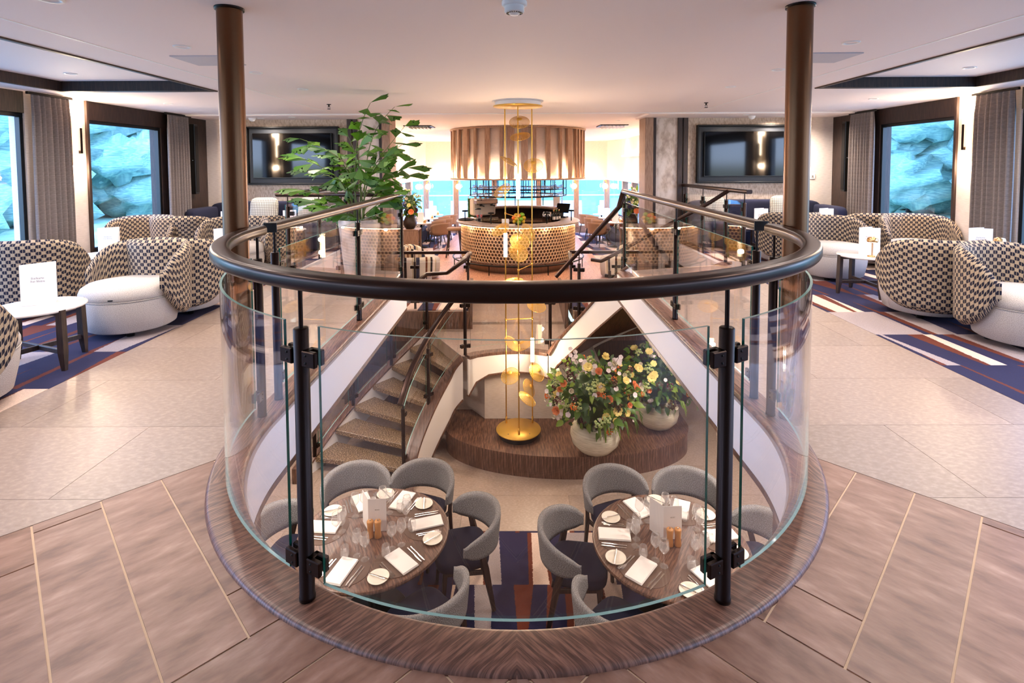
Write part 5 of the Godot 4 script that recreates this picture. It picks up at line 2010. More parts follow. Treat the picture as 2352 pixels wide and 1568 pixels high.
func sculpture() -> void:
	var s := thing("floor_lamp", "tall three-pole brass lamp with leaf discs and glowing tubes on the podium", "lamp")
	var yb := L0 + 0.302
	var P := [V(-0.137, 0, 7.3), V(0.04, 0, 6.97), V(0.233, 0, 7.3)]
	var c := V(0.035, yb, 7.14)
	var st := S()
	lathe(st, [Vector2(0, 0.0), Vector2(0.27, 0.0), Vector2(0.27, 0.075), Vector2(0, 0.075)], 48, c, Basis(), 0, TAU, false)
	obj("plinth", st, M.black, s)
	st = S()
	lathe(st, [Vector2(0, 0.075), Vector2(0.305, 0.075), Vector2(0.31, 0.082), Vector2(0.306, 0.09), Vector2(0, 0.092)], 56, c)
	obj("base_disc", st, M.brass_paint, s)
	st = S()
	for k in [Vector2(-0.14, 0.16), Vector2(0.15, 0.15)]: lathe(st, [Vector2(0.008, 0.0), Vector2(0.008, 0.004), Vector2(0, 0.004)], 10, c + Vector3(k.x, 0.091, k.y))
	obj("screw", st, M.steel, s)
	var top := CEIL - 0.075
	st = S()
	lathe(st, [Vector2(0.0, 0.0), Vector2(0.325, 0.0), Vector2(0.33, 0.006), Vector2(0.325, 0.012), Vector2(0, 0.012)], 56, V(0.04, top, 7.05))
	obj("canopy_disc", st, M.brass_paint, s)
	st = S()
	lathe(st, [Vector2(0.3, 0.012), Vector2(0.3, 0.06), Vector2(0.34, 0.066), Vector2(0.34, 0.075)], 56, V(0.04, top, 7.05), Basis(), 0, TAU, false)
	obj("canopy_rose", st, M.white, s)
	for i in 3:
		st = S()
		rod(st, P[i] + Vector3(0, yb + 0.09, 0), P[i] + Vector3(0, top, 0), 0.0085, 10)
		lathe(st, [Vector2(0.014, 0.0), Vector2(0.014, 0.09), Vector2(0.0085, 0.092)], 12, P[i] + Vector3(0, yb + 0.092, 0))
		obj("pole", st, M.brass, s)
	for k in [[1, 0, 0.75], [1, 2, 0.04], [0, 2, -0.72]]:
		var y: float = k[2]
		st = S()
		rod(st, P[k[0]] + Vector3(0, y - 0.01, 0), P[k[1]] + Vector3(0, y + 0.01, 0), 0.006, 8)
		for e in 2: lathe(st, [Vector2(0.0, -0.014), Vector2(0.014, -0.014), Vector2(0.014, 0.014), Vector2(0, 0.014)], 12, P[k[e]] + Vector3(0, y + (0.01 if e else -0.01), 0))
		obj("cross_bar", st, M.brass, s)
	# pole, height, offset x, tilt, roll
	for d in [[1, 1.985, 0.02, 42, 2], [1, 1.80, 0.03, 26, 10], [0, 1.48, 0.05, 12, -30], [2, 1.42, 0.02, 47, 5], [0, 1.08, -0.04, 28, 36], [0, 0.54, -0.07, 25, 32], [2, 0.5, -0.05, 30, -56],
		[1, 0.42, 0.02, 42, -14], [1, 0.27, 0.0, 48, -30], [1, -0.12, -0.06, 14, 4], [2, -0.53, 0.06, 24, -12], [1, -0.97, 0.05, 10, 22], [0, -1.06, 0.09, 16, -38], [0, -1.52, 0.06, 35, 16], [2, -1.47, 0.06, 32, -46], [1, -1.7, 0.11, 8, -34], [2, -1.7, -0.05, 24, -60]]:
		lamp_disc(s, P[d[0]] + Vector3(d[2], d[1], 0.03), d[3], d[4])
	for g in [[1, 1.145], [0, 0.32], [2, -1.16]]:
		st = S()
		var h := 0.165
		lathe(st, [Vector2(0.0, -h), Vector2(0.025, -h), Vector2(0.026, -h + 0.004), Vector2(0.026, h - 0.004), Vector2(0.025, h), Vector2(0, h)], 20, P[g[0]] + Vector3(0, g[1], 0))
		obj("light_tube", st, M.tube_glow, s)
		for y in [-0.09, 0.09]:
			lamp_omni(P[g[0]] + Vector3(0, g[1] + y, 0.04), 0.4, GLOW, 0.03)

func petal_flower(n: int, r: float, cup: float, rows: int) -> ArrayMesh:
	var st := SurfaceTool.new()
	st.begin(Mesh.PRIMITIVE_TRIANGLES)
	st.set_smooth_group(1)
	for w in rows:
		var rr := r * (1.0 - 0.25 * w)
		var up := cup + 0.28 * w
		for i in n:
			var a := TAU * (i + 0.5 * (w % 2)) / n
			var e := Vector3(cos(a), 0, sin(a))
			var t := Vector3(-sin(a), 0, cos(a)) * rr * 2.0 / n * 1.5
			var p0 := e * rr * 0.08
			var p1 := e * rr * 0.55 + Vector3.UP * up * rr * 0.35
			var p2 := e * rr * cos(up * 0.8) + Vector3.UP * rr * up * 0.75
			quad(st, p0 - t * 0.25, p1 - t, p1 + t, p0 + t * 0.25)
			quad(st, p1 - t, p2 - t * 0.55, p2 + t * 0.55, p1 + t)
	ball(st, Vector3(0, r * 0.08, 0), Vector3.ONE * r * 0.16, 7, 4)
	st.generate_normals()
	return st.commit()

func cluster_flower(n: int, r: float, s: int) -> ArrayMesh:
	var st := SurfaceTool.new()
	st.begin(Mesh.PRIMITIVE_TRIANGLES)
	var g := RandomNumberGenerator.new()
	g.seed = s
	for i in n:
		var v := Vector3(g.randfn(), absf(g.randfn()), g.randfn()).normalized() * r * g.randf_range(0.7, 1.0)
		ball(st, v, Vector3.ONE * r * 0.2, 6, 4)
	st.generate_normals()
	return st.commit()

func broad_leaf() -> ArrayMesh:
	var st := SurfaceTool.new()
	st.begin(Mesh.PRIMITIVE_TRIANGLES)
	st.set_smooth_group(1)
	var e := [[0.0, 0.02], [0.2, 0.28], [0.45, 0.36], [0.7, 0.26], [0.88, 0.12], [1.0, 0.0]]
	for i in 5:
		var a: Array = e[i]; var b: Array = e[i + 1]
		var P := func(k: Array, sx: float) -> Vector3: return Vector3(k[1] * sx, k[1] * 0.35 - 0.3 * k[0] * k[0], k[0])
		quad(st, P.call(a, -1.0), P.call(b, -1.0), Vector3(0, -0.3 * b[0] * b[0], b[0]), Vector3(0, -0.3 * a[0] * a[0], a[0]))
		quad(st, Vector3(0, -0.3 * a[0] * a[0], a[0]), Vector3(0, -0.3 * b[0] * b[0], b[0]), P.call(b, 1.0), P.call(a, 1.0))
	st.generate_normals()
	return st.commit()

func flower_mats() -> void:
	if M.has("bloom_0"): return
	var cols := [Color(0.9, 0.55, 0.34), Color(0.96, 0.88, 0.55), Color(0.95, 0.92, 0.84), Color(0.32, 0.09, 0.12), Color(0.88, 0.45, 0.14), Color(0.7, 0.76, 0.5), Color(0.93, 0.88, 0.88), Color(0.3, 0.22, 0.12)]
	for i in cols.size():
		var m := mat("bloom_%d" % i, cols[i], 0.7)
		m.backlight_enabled = true
		m.backlight = Color(cols[i].r * 0.3, cols[i].g * 0.3, cols[i].b * 0.3)
	for i in 3:
		var c: Color = [Color(0.13, 0.27, 0.07), Color(0.28, 0.42, 0.1), Color(0.42, 0.52, 0.14)][i]
		var m := mat("green_%d" % i, c, 0.5)
		m.backlight_enabled = true
		m.backlight = c
	mat("twig", Color(0.26, 0.19, 0.12), 0.8)
	var gz := noise(97, 0.03, 3, [[0.0, Color(0.72, 0.69, 0.6)], [0.5, Color(0.82, 0.79, 0.71)], [1.0, Color(0.9, 0.88, 0.8)]], 256)
	tripl(mat("glazed_clay", Color(1, 1, 1), 0.25), gz, Vector3(0.6, 6.0, 0.6), false)

func bouquet(o: Node3D, c: Vector3, R: Vector3, s: int, n_leaf: int, n_bloom: int, palette: Array, size := 1.0, droop := true) -> void:
	flower_mats()
	var g := RandomNumberGenerator.new()
	g.seed = s
	var lm := broad_leaf()
	var kinds := [petal_flower(7, 1.0, 0.5, 3), petal_flower(6, 1.0, 0.35, 2), petal_flower(6, 1.0, 1.0, 3), cluster_flower(26, 1.0, 2), cluster_flower(20, 1.0, 5), cluster_flower(30, 1.0, 7), petal_flower(5, 1.0, 0.3, 1), cluster_flower(34, 1.0, 9)]
	var sizes := [0.042, 0.044, 0.036, 0.042, 0.034, 0.052, 0.024, 0.05]
	var st := S()
	for i in 26:
		var v := Vector3(g.randfn(), g.randf_range(0.1, 1.3), g.randfn()).normalized()
		tube(st, [c - Vector3(0, R.y * 0.8, 0) + v * 0.02, c - Vector3(0, R.y * 0.3, 0) + v * R * 0.35, c + v * R * 0.95], 0.004 * size, 5)
	obj("stems", st, M.green_0, o).name = "stem"
	st = S()
	blob(st, c - Vector3(0, R.y * 0.12, 0), R * 0.62, s, 0.5, 24, 14)
	obj("foliage", st, M.green_0, o)
	for i in n_leaf:
		var v := Vector3(g.randfn(), g.randfn() * 0.8 + 0.15, g.randfn() + 0.25).normalized()
		var at := c + v * R * g.randf_range(0.62, 1.0)
		var out := (v + Vector3(g.randf_range(-0.7, 0.7), g.randf_range(-0.7, 0.5), g.randf_range(-0.7, 0.7))).normalized()
		var x := Vector3(g.randf_range(-0.6, 0.6), 1, 0.5).cross(out).normalized()
		var m := MeshInstance3D.new()
		m.name = "leaf"
		m.mesh = lm
		m.set_surface_override_material(0, M["green_%d" % (g.randi() % 3)])
		var k := g.randf_range(0.06, 0.13) * size
		m.transform = Transform3D(Basis(x, out.cross(x), out).scaled(Vector3(k * g.randf_range(0.5, 1.1), k, k)), at)
		o.add_child(m, true)
	for i in n_bloom:
		var v := Vector3(g.randfn(), g.randfn() * 0.7 + 0.2, g.randfn() * 0.8 + 0.45).normalized()
		var at := c + v * R * g.randf_range(0.85, 1.06)
		var kd: int = palette[g.randi() % palette.size()]
		var q := (v * 0.6 + Vector3(0, 0.3, 0.55)).normalized()
		var x := Vector3(0.3, 0.2, -1).cross(q).normalized()
		var m := MeshInstance3D.new()
		m.name = "flower"
		m.mesh = kinds[kd]
		m.set_surface_override_material(0, M["bloom_%d" % kd])
		var k: float = sizes[kd] * g.randf_range(0.8, 1.25) * size
		m.transform = Transform3D(Basis(x, q, x.cross(q)).scaled(Vector3.ONE * k), at)
		o.add_child(m, true)
	# hanging sprays
	if droop:
		for i in 6:
			var a := g.randf_range(0.1, PI - 0.1)
			var e := Vector3(cos(a), 0, sin(a))
			st = S()
			var p0 := c + e * R * 0.8 - Vector3(0, R.y * 0.4, 0)
			for k in 5:
				var w := e.rotated(Vector3.UP, g.randf_range(-0.3, 0.3))
				tube(st, [p0, p0 + w * 0.1 + Vector3(0, 0.0, 0), p0 + w * 0.15 - Vector3(0, 0.06 + 0.03 * k, 0)], 0.006, 5, [1.0, 1.0, 0.5])
			obj("hanging_spray", st, M["green_%d" % (1 + i % 2)], o)

func flower_bowl(at: Vector3, k: float, label: String, s: int) -> void:
	flower_mats()
	var o := thing("flower_bowl", label, "flower bowl", at, 0, "cream flower bowls")
	var st := S()
	lathe(st, [Vector2(0, 0), Vector2(0.12, 0.0), Vector2(0.22, 0.05), Vector2(0.3, 0.14), Vector2(0.325, 0.24), Vector2(0.315, 0.31), Vector2(0.27, 0.375), Vector2(0.235, 0.39), Vector2(0.225, 0.385), Vector2(0.25, 0.36), Vector2(0.29, 0.3), Vector2(0.28, 0.2), Vector2(0, 0.15)].map(func(v): return v * k), 56)
	obj("bowl", st, M.glazed_clay, o)
	bouquet(o, Vector3(-0.03, 0.78 * k, 0.02), Vector3(0.6, 0.47, 0.5) * k, s, 260, 110, [0, 1, 1, 1, 2, 2, 3, 4, 5, 5, 6, 6, 6, 6, 7, 0, 3], 1.15)
	# tall wild sprigs and the seed head that leans out
	var g := RandomNumberGenerator.new()
	g.seed = s + 40
	for i in 9:
		st = S()
		var a := g.randf_range(-0.6, 0.6)
		var b := Vector3(sin(a) * 0.5, 1.15 + g.randf() * 0.18, g.randf_range(-0.2, 0.2)) * k
		tube(st, [Vector3(b.x * 0.4, 0.9 * k, 0), b], 0.003, 4)
		obj("twig", st, M.twig, o)
		for q in 3:
			var m := MeshInstance3D.new()
			m.name = "flower"
			m.mesh = petal_flower(5, 1.0, 0.3, 1)
			m.set_surface_override_material(0, M.bloom_6)
			m.transform = Transform3D(Basis().scaled(Vector3.ONE * 0.03).rotated(Vector3.RIGHT, 1.0), b + Vector3(g.randf_range(-0.04, 0.04), -0.04 * q, g.randf_range(-0.03, 0.03)))
			o.add_child(m, true)

const BC := Vector2(0.07, 13.0)     # centre of the round bar

func bar_chair(label: String) -> Node3D:
	var c := thing("bar_lounge_chair", label, "chair", Vector3.ZERO, 0, "tan bar chairs")
	var st := S()
	pad(st, Vector3(0, 0.42, 0.03), Vector3(0.48, 0.12, 0.46), 0.5, 22, 8)
	obj("seat", st, M.tan_wool, c)
	st = S()
	shell(st, 0.25, 0.24, 1.75, 0.06, func(f): return 0.36 + 0.04 * f * f, func(f): return 0.76 - 0.1 * pow(absf(f), 3.0), 0.09, 26, 14)
	obj("backrest", st, M.tan_wool, c)
	for sx in [-1.0, 1.0]:
		for sz in [-1.0, 1.0]:
			st = S()
			tube(st, [Vector3(0.22 * sx, 0, 0.2 * sz), Vector3(0.17 * sx, 0.38, 0.15 * sz)], 0.017, 8, [0.7, 1.0])
			obj("leg", st, M.dark_wood_local, c)
	return c

func led(st: SurfaceTool, a: Vector3, b: Vector3, s := 0.02) -> void:
	bar(st, a, b, s, s, 0.002)

func bar_deck() -> void:
	var st: SurfaceTool
	var W := [Vector2(-3.5, 9.6), Vector2(-3.5, 17.6), Vector2(-3.2, 19.0), Vector2(3.3, 19.0), Vector2(3.6, 17.6), Vector2(3.6, 9.6)]
	var fl := shell_node("floor_bar")
	st = S()
	plate(st, PackedVector2Array([Vector2(-2.95, 8.75), Vector2(-0.76, 8.75), Vector2(-0.88, 10.92), Vector2(0.9, 10.92), Vector2(0.96, 8.75), Vector2(2.95, 8.75), Vector2(2.95, 9.6), Vector2(3.7, 9.6), Vector2(3.7, 17.6), Vector2(3.4, 19.2), Vector2(-3.3, 19.2), Vector2(-3.6, 17.6), Vector2(-3.6, 9.6), Vector2(-2.95, 9.6)]), LB - 0.15, LB - 0.012)
	obj("slab", st, M.joint, fl)
	for k in 28:
		st = S()
		var x := -2.1 + 0.15 * k
		var d0 := 10.93 if x > -0.95 and x < 0.8 else 9.7
		cbox(st, x + 0.001, x + 0.149, LB - 0.012, LB, d0, 19.0, 0)
		obj("plank", st, M.oak_floor, fl)
	for sd in [-1.0, 1.0]:
		var p := poly([2.1 * sd, 9.7, 3.6 * sd, 9.7, 3.6 * sd, 19.0, 2.1 * sd, 19.0]) 
		tag(carpet("carpet", p, LB + 0.004, M.carpet_bar, Vector2(0.1 + sd * 0.2, 0.3)), "navy, rust and cream carpet under the tan chairs %s of the bar" % ("left" if sd < 0 else "right"), "carpet", "striped carpets")
		p = poly([0.8 * sd, 8.78, 2.94 * sd, 8.78, 2.94 * sd, 9.68, 0.9 * sd, 9.68])
		if sd > 0: p = poly([0.97, 8.78, 2.94, 8.78, 2.94, 9.68, 0.95, 9.68])
		tag(carpet("carpet", p, LB + 0.004, M.carpet_bar, Vector2(0.5, 0.1)), "strip of navy and cream carpet behind the guard rail %s of the landing" % ("left" if sd < 0 else "right"), "carpet", "striped carpets")
	# walls of the bow lounge: white above, windows below
	var w := shell_node("wall_bow")
	st = S()
	wall_path(st, W, 0.93, 2.3, 0.2)
	obj("upper_panel", st, M.wallpaper, w)
	st = S()
	wall_path(st, W, LB - 0.1, LB + 0.25, 0.2)
	obj("sill_panel", st, M.oak, w)
	st = S()
	cbox(st, -3.7, -3.5, LB, 0.93, 9.6, 15.4, 0)
	cbox(st, 3.6, 3.8, LB, 0.93, 9.6, 15.4, 0)
	obj("side_panel", st, M.oak, w)
	# ledges with hidden light
	st = S()
	var lg := S()
	var prof := poly([0.0, -0.03, 0.1, -0.03, 0.1, 0.03, 0.085, 0.03, 0.085, 0.0, 0.0, 0.0])
	var pts := []
	for v in W: pts.append(V(v.x, 0.93, v.y))
	sweep(st, prof, pts, false)
	for i in 5:
		var a: Vector3 = pts[i]
		var b: Vector3 = pts[i + 1]
		var u := (b - a).normalized()
		var inw := u.cross(Vector3.UP) * 0.04
		if i > 0 and i < 4 or true: led(lg, a + inw + u * 0.1 + Vector3(0, 0.012, 0), b + inw - u * 0.1 + Vector3(0, 0.012, 0))
	for sx in [-1.0, 1.0]:
		var xx := -3.5 if sx < 0 else 3.6
		sweep(st, prof if sx < 0 else prof, [V(xx, 1.72, 12.0), V(xx, 1.72, 17.5)] if sx < 0 else [V(xx, 1.72, 17.5), V(xx, 1.72, 12.0)], false)
		led(lg, V(xx - 0.035 * sx, 1.735, 12.1), V(xx - 0.035 * sx, 1.735, 17.45))
	obj("light_ledge", st, M.white_board, w)
	var lm := mat("cove_glow", Color(1, 0.9, 0.8), 0.5)
	lm.emission_enabled = true
	lm.emission = Color(1.0, 0.8, 0.58)
	lm.emission_energy_multiplier = 14.0
	obj("led_strip", lg, lm, w)
	for sx in [-1.0, 1.0]:
		var xx := -3.47 if sx < 0 else 3.57
		for d in [10.8, 13.0, 15.2, 17.0]:
			lamp_omni(V(xx - 0.06 * sx, 1.1, d), 0.42, GLOW, 0.06)
			if d > 12: lamp_omni(V(xx - 0.06 * sx, 1.86, d), 0.4, GLOW, 0.06)
	for x in [-2.6, -1.5, 0.0, 1.5, 2.6]: lamp_omni(V(x, 1.1, 18.85), 0.5, GLOW, 0.06)
	# glazing bars, panes, brass globe lights
	var n := 0
	for p in [[-3.5, 15.9], [-3.5, 17.3], [-3.2, 19.0], [-2.12, 19.0], [-0.75, 19.0], [0.85, 19.0], [2.2, 19.0], [3.3, 19.0], [3.6, 17.3], [3.6, 15.9]]:
		st = S()
		cbox(st, p[0] - 0.09, p[0] + 0.09, LB + 0.2, 0.95, p[1] - 0.06, p[1] + 0.1)
		obj("window_post", st, M.oak, w)
		n += 1
	var wn := shell_node("window_9")
	for k in [[Vector2(-3.5, 15.4), Vector2(-3.5, 17.3)], [Vector2(-3.5, 17.3), Vector2(-3.2, 19.0)], [Vector2(-3.2, 19), Vector2(-2.12, 19)], [Vector2(-2.12, 19), Vector2(-0.75, 19)], [Vector2(-0.75, 19), Vector2(0.85, 19)], [Vector2(0.85, 19), Vector2(2.2, 19)], [Vector2(2.2, 19), Vector2(3.3, 19)], [Vector2(3.3, 19), Vector2(3.6, 17.3)], [Vector2(3.6, 17.3), Vector2(3.6, 15.4)]]:
		st = S()
		quad(st, V(k[0].x, LB + 0.25, k[0].y + 0.05), V(k[0].x, 0.93, k[0].y + 0.05), V(k[1].x, 0.93, k[1].y + 0.05), V(k[1].x, LB + 0.25, k[1].y + 0.05))
		obj("pane", st, M.window_pane, wn)
	var gp: Node3D = null
	for p in [[-3.1, 18.85, "left corner"], [-2.02, 18.9, "left of the bar"], [2.1, 18.9, "right of the bar"], [3.2, 18.85, "right corner"]]:
		var lab := "white globe light on a brass arch on the bow window post, " + String(p[2])
		if gp: copy(gp, lab, V(p[0], 0.68, p[1]))
		else:
			gp = thing("globe_light", lab, "wall light", V(p[0], 0.68, p[1]), 0, "bow globe lights")
			st = S()
			var arc := []
			for i in 15:
				var a := PI * i / 14
				arc.append(Vector3(cos(a) * 0.05, sin(a) * 0.05 + 0.15, 0))
			arc.push_front(Vector3(0.05, -0.2, 0)); arc.append(Vector3(-0.05, -0.2, 0))
			tube(st, arc, 0.012, 8)
			obj("arch", st, M.brass, gp)
			st = S()
			ball(st, Vector3(0, 0.0, 0.06), Vector3.ONE * 0.1, 18, 10)
			obj("globe", st, M.lens_glow, gp)
		lamp_omni(V(p[0], 0.68, p[1] - 0.2), 0.12, GLOW, 0.1)
	bar_island()
	# seating
	var ch: Node3D = null
	var ord := ["first", "second", "third", "fourth", "fifth"]
	for sd in [-1.0, 1.0]:
		var side := "left" if sd < 0 else "right"
		var xo := 0.0 if sd < 0 else 0.2
		var i := 0
		for p in [[2.27, 15.7], [2.5, 16.5], [2.36, 17.1], [2.52, 17.8], [2.34, 18.4]]:
			var lab := "tan upholstered chair %s of the bar, %s in the row from the cabinet" % [side, ord[i]]
			var at := V((p[0] + xo) * sd, LB + 0.006, p[1])
			if ch == null:
				ch = bar_chair(lab); ch.position = at; ch.rotation.y = face(-0.75, 0.66)
			else: copy(ch, lab, at, face(0.75 * sd, 0.66))
			i += 1
		for k in 3:
			var d: float = [15.6, 16.95, 18.2][k]
			var t := thing("bar_table", "small round marble table at the bench %s of the bar, %s from the cabinet" % [side, ord[k]], "table", V((2.78 + xo) * sd, LB + 0.006, d), 0, "bench tables")
			st = S()
			lathe(st, [Vector2(0, 0.71), Vector2(0.29, 0.71), Vector2(0.3, 0.72), Vector2(0.3, 0.735), Vector2(0.0, 0.735)], 32)
			obj("top", st, M.marble_top, t)
			st = S()
			lathe(st, [Vector2(0.03, 0.71), Vector2(0.025, 0.05), Vector2(0.2, 0.02), Vector2(0.21, 0.0)], 20)
			obj("pedestal", st, M.dark_metal, t)
			var mc := menu_card("white menu on the bench table %s of the bar, %s from the cabinet" % [side, ord[k]], 0.19, 0.3, [], 0.7, "menu", "bench menus")
			mc.position = V((2.78 + xo) * sd - 0.12, LB + 0.743, d)
			var cn := thing("candle_lamp", "small glowing brass lamp on the bench table %s of the bar, %s from the cabinet" % [side, ord[k]], "table lamp", V((2.78 + xo) * sd + 0.12, LB + 0.743, d - 0.1), 0, "bench lamps")
			st = S()
			lathe(st, [Vector2(0, 0), Vector2(0.045, 0.0), Vector2(0.045, 0.1), Vector2(0.04, 0.1), Vector2(0.04, 0.01), Vector2(0, 0.01)], 16)
			obj("holder", st, M.gold, cn)
			st = S()
			lathe(st, [Vector2(0, 0.012), Vector2(0.025, 0.012), Vector2(0.025, 0.12), Vector2(0.0, 0.13)], 12)
			obj("flame_glow", st, M.lens_glow, cn)
		var bn := thing("bench", "long navy bench along the windows %s of the bar" % side, "bench", V((3.1 + xo * 0.5) * sd, LB + 0.006, 16.0), 0, "navy benches")
		st = S()
		box(st, Vector3(0, 0.22, 0), Vector3(0.46, 0.4, 3.1), 0.03)
		obj("seat", st, M.navy_wool, bn)
		st = S()
		box(st, Vector3(0.19 * sd, 0.6, 0), Vector3(0.12, 0.42, 3.1), 0.04)
		obj("backrest", st, M.navy_wool, bn)
		var ci := 0
		for c in [[14.9, M.zigzag_cloth, "patterned navy and cream"], [15.5, M.rust, "rust orange"], [16.3, M.zigzag_cloth, "second patterned navy and cream"], [17.3, M.rust if sd > 0 else M.zigzag_cloth, "far"]]:
			cushion("%s cushion on the bench %s of the bar" % [c[2], side], V((3.12 + xo * 0.5) * sd, LB + 0.44, c[0]), c[1], PI / 2 * -sd + 0.5 * sd, 0.42, "bench cushions")
			ci += 1
		# cabinet with the vase
		var cb := thing("cabinet", "pale oak cabinet with an open dark side carrying the flower vase %s of the bar" % side, "cabinet", V((2.76 + xo * 1.4) * sd, LB + 0.006, 13.95), 0, "bar cabinets")
		st = S()
		box(st, Vector3(0, 0.74, 0), Vector3(0.46, 0.03, 0.46))
		box(st, Vector3(0, 0.36, 0.21), Vector3(0.46, 0.73, 0.03))
		box(st, Vector3(0, 0.36, -0.21), Vector3(0.46, 0.73, 0.03))
		box(st, Vector3(0.215 * sd, 0.36, 0), Vector3(0.03, 0.73, 0.4))
		box(st, Vector3(0, 0.02, 0), Vector3(0.44, 0.03, 0.4))
		obj("carcass", st, M.oak, cb)
		st = S()
		box(st, Vector3(0, 0.38, 0), Vector3(0.4, 0.02, 0.38))
		obj("shelf", st, M.dark_wood, cb)
		var vs := thing("flower_vase", "dark ribbed vase of white, blue and orange flowers on the cabinet %s of the bar" % side, "vase", V((2.78 + xo * 1.4) * sd, LB + 0.765, 13.92), 0, "bar vases")
		st = S()
		var pf := []
		for i2 in 25:
			var u := i2 / 24.0
			pf.append(Vector2(0.1 + 0.075 * sin(PI * pow(u, 0.8)) + 0.004 * sin(u * 60.0), u * 0.36))
		pf.push_front(Vector2(0, 0))
		lathe(st, pf, 28)
		obj("body", st, mat("vase_brown", Color(0.17, 0.115, 0.09), 0.4) if not M.has("vase_brown") else M.vase_brown, vs)
		bouquet(vs, Vector3(0, 0.68, 0), Vector3(0.26, 0.36, 0.22), 15 + int(sd), 70, 22, [2, 2, 2, 5, 1], 1.3, false)
		if not M.has("blue_petal"): mat("blue_petal", Color(0.16, 0.18, 0.42), 0.7)
		for b in [[-0.08, 0.55, 0.2, M.blue_petal, 3], [-0.1, 0.66, 0.2, M.blue_petal, 5], [0.08, 0.46, 0.24, M.bloom_0, 0], [0.18, 0.5, 0.18, M.bloom_3, 0]]:
			var m := obj("flower", petal_flower(8, 0.085, 0.5, 3) if b[4] == 0 else cluster_flower(24, 0.07, b[4]), b[3], vs)
			m.position = Vector3(b[0], b[1], b[2])
			m.rotation.x = 1.2
		# striped armchairs by the guard rail
		for k in 2:
			var ac := thing("striped_armchair", "striped armchair with its back turned behind the guard rail %s of the landing, %s" % [side, ["nearer the rail", "nearer the bar"][k]], "armchair", V((1.98 + xo) * sd, LB + 0.006, 10.25 + 1.15 * k), face(0.1 * sd, 1.0) if k == 0 else face(-0.9 * sd, 0.2), "striped armchairs")
			st = S()
			lathe(st, [Vector2(0.0, 0.04), Vector2(0.32, 0.04), Vector2(0.34, 0.2), Vector2(0.34, 0.4), Vector2(0.3, 0.44), Vector2(0, 0.45)], 32)
			obj("seat", st, M.cream_boucle, ac)
			st = S()
			shell(st, 0.37, 0.37, 1.7, 0.1, func(f): return 0.26, func(f): return 0.72 - 0.14 * pow(absf(f), 3.0), 0.05, 30, 16, Vector2(1.1, 1))
			obj("backrest", st, M.stripe_cloth, ac)
	# downlights in the bar ceiling and under the upper deck
	var src := get_node("ceiling_light") as Node3D
	var q := 0
	for p in [[-2.0, 10.3], [0.0, 10.2], [2.0, 10.3], [-2.6, 13.2], [2.7, 13.2], [-2.6, 15.6], [2.7, 15.6], [-1.2, 17.6], [1.3, 17.6]]:
		copy(src, "small recessed downlight in the bar ceiling, %s" % ["front left", "front middle", "front right", "left above the cabinet", "right above the cabinet", "left above the chairs", "right above the chairs", "rear left", "rear right"][q], V(p[0], 2.285, p[1]))
		lamp_spot(V(p[0], 2.25, p[1]), 2.0, WARM)
		q += 1
	q = 0
	for p in [[-2.3, 2.9], [-2.3, 4.6], [-2.3, 6.2], [2.3, 2.9], [2.3, 4.6], [2.3, 6.2], [-0.8, 0.9], [0.8, 0.9], [-4.2, 3.8], [4.2, 3.8], [-4.0, 6.5], [4.0, 6.5]]:
		copy(src, "small recessed downlight under the upper deck above the restaurant, %s" % ["left near", "left middle", "left by the stairs", "right near", "right middle", "right by the podium", "front left", "front right", "outer left", "outer right", "outer left far", "outer right far"][q], V(p[0], -0.3, p[1]))
		lamp_spot(V(p[0], -0.335, p[1]), 2.1, WARM)
		q += 1

func arc3(r: float, y: float, a0: float, a1: float, n := 48) -> Array:
	var out := []
	for i in n + 1:
		var t := lerpf(a0, a1, float(i) / n)
		out.append(V(BC.x + sin(t) * r, y, BC.y - cos(t) * r))
	return out

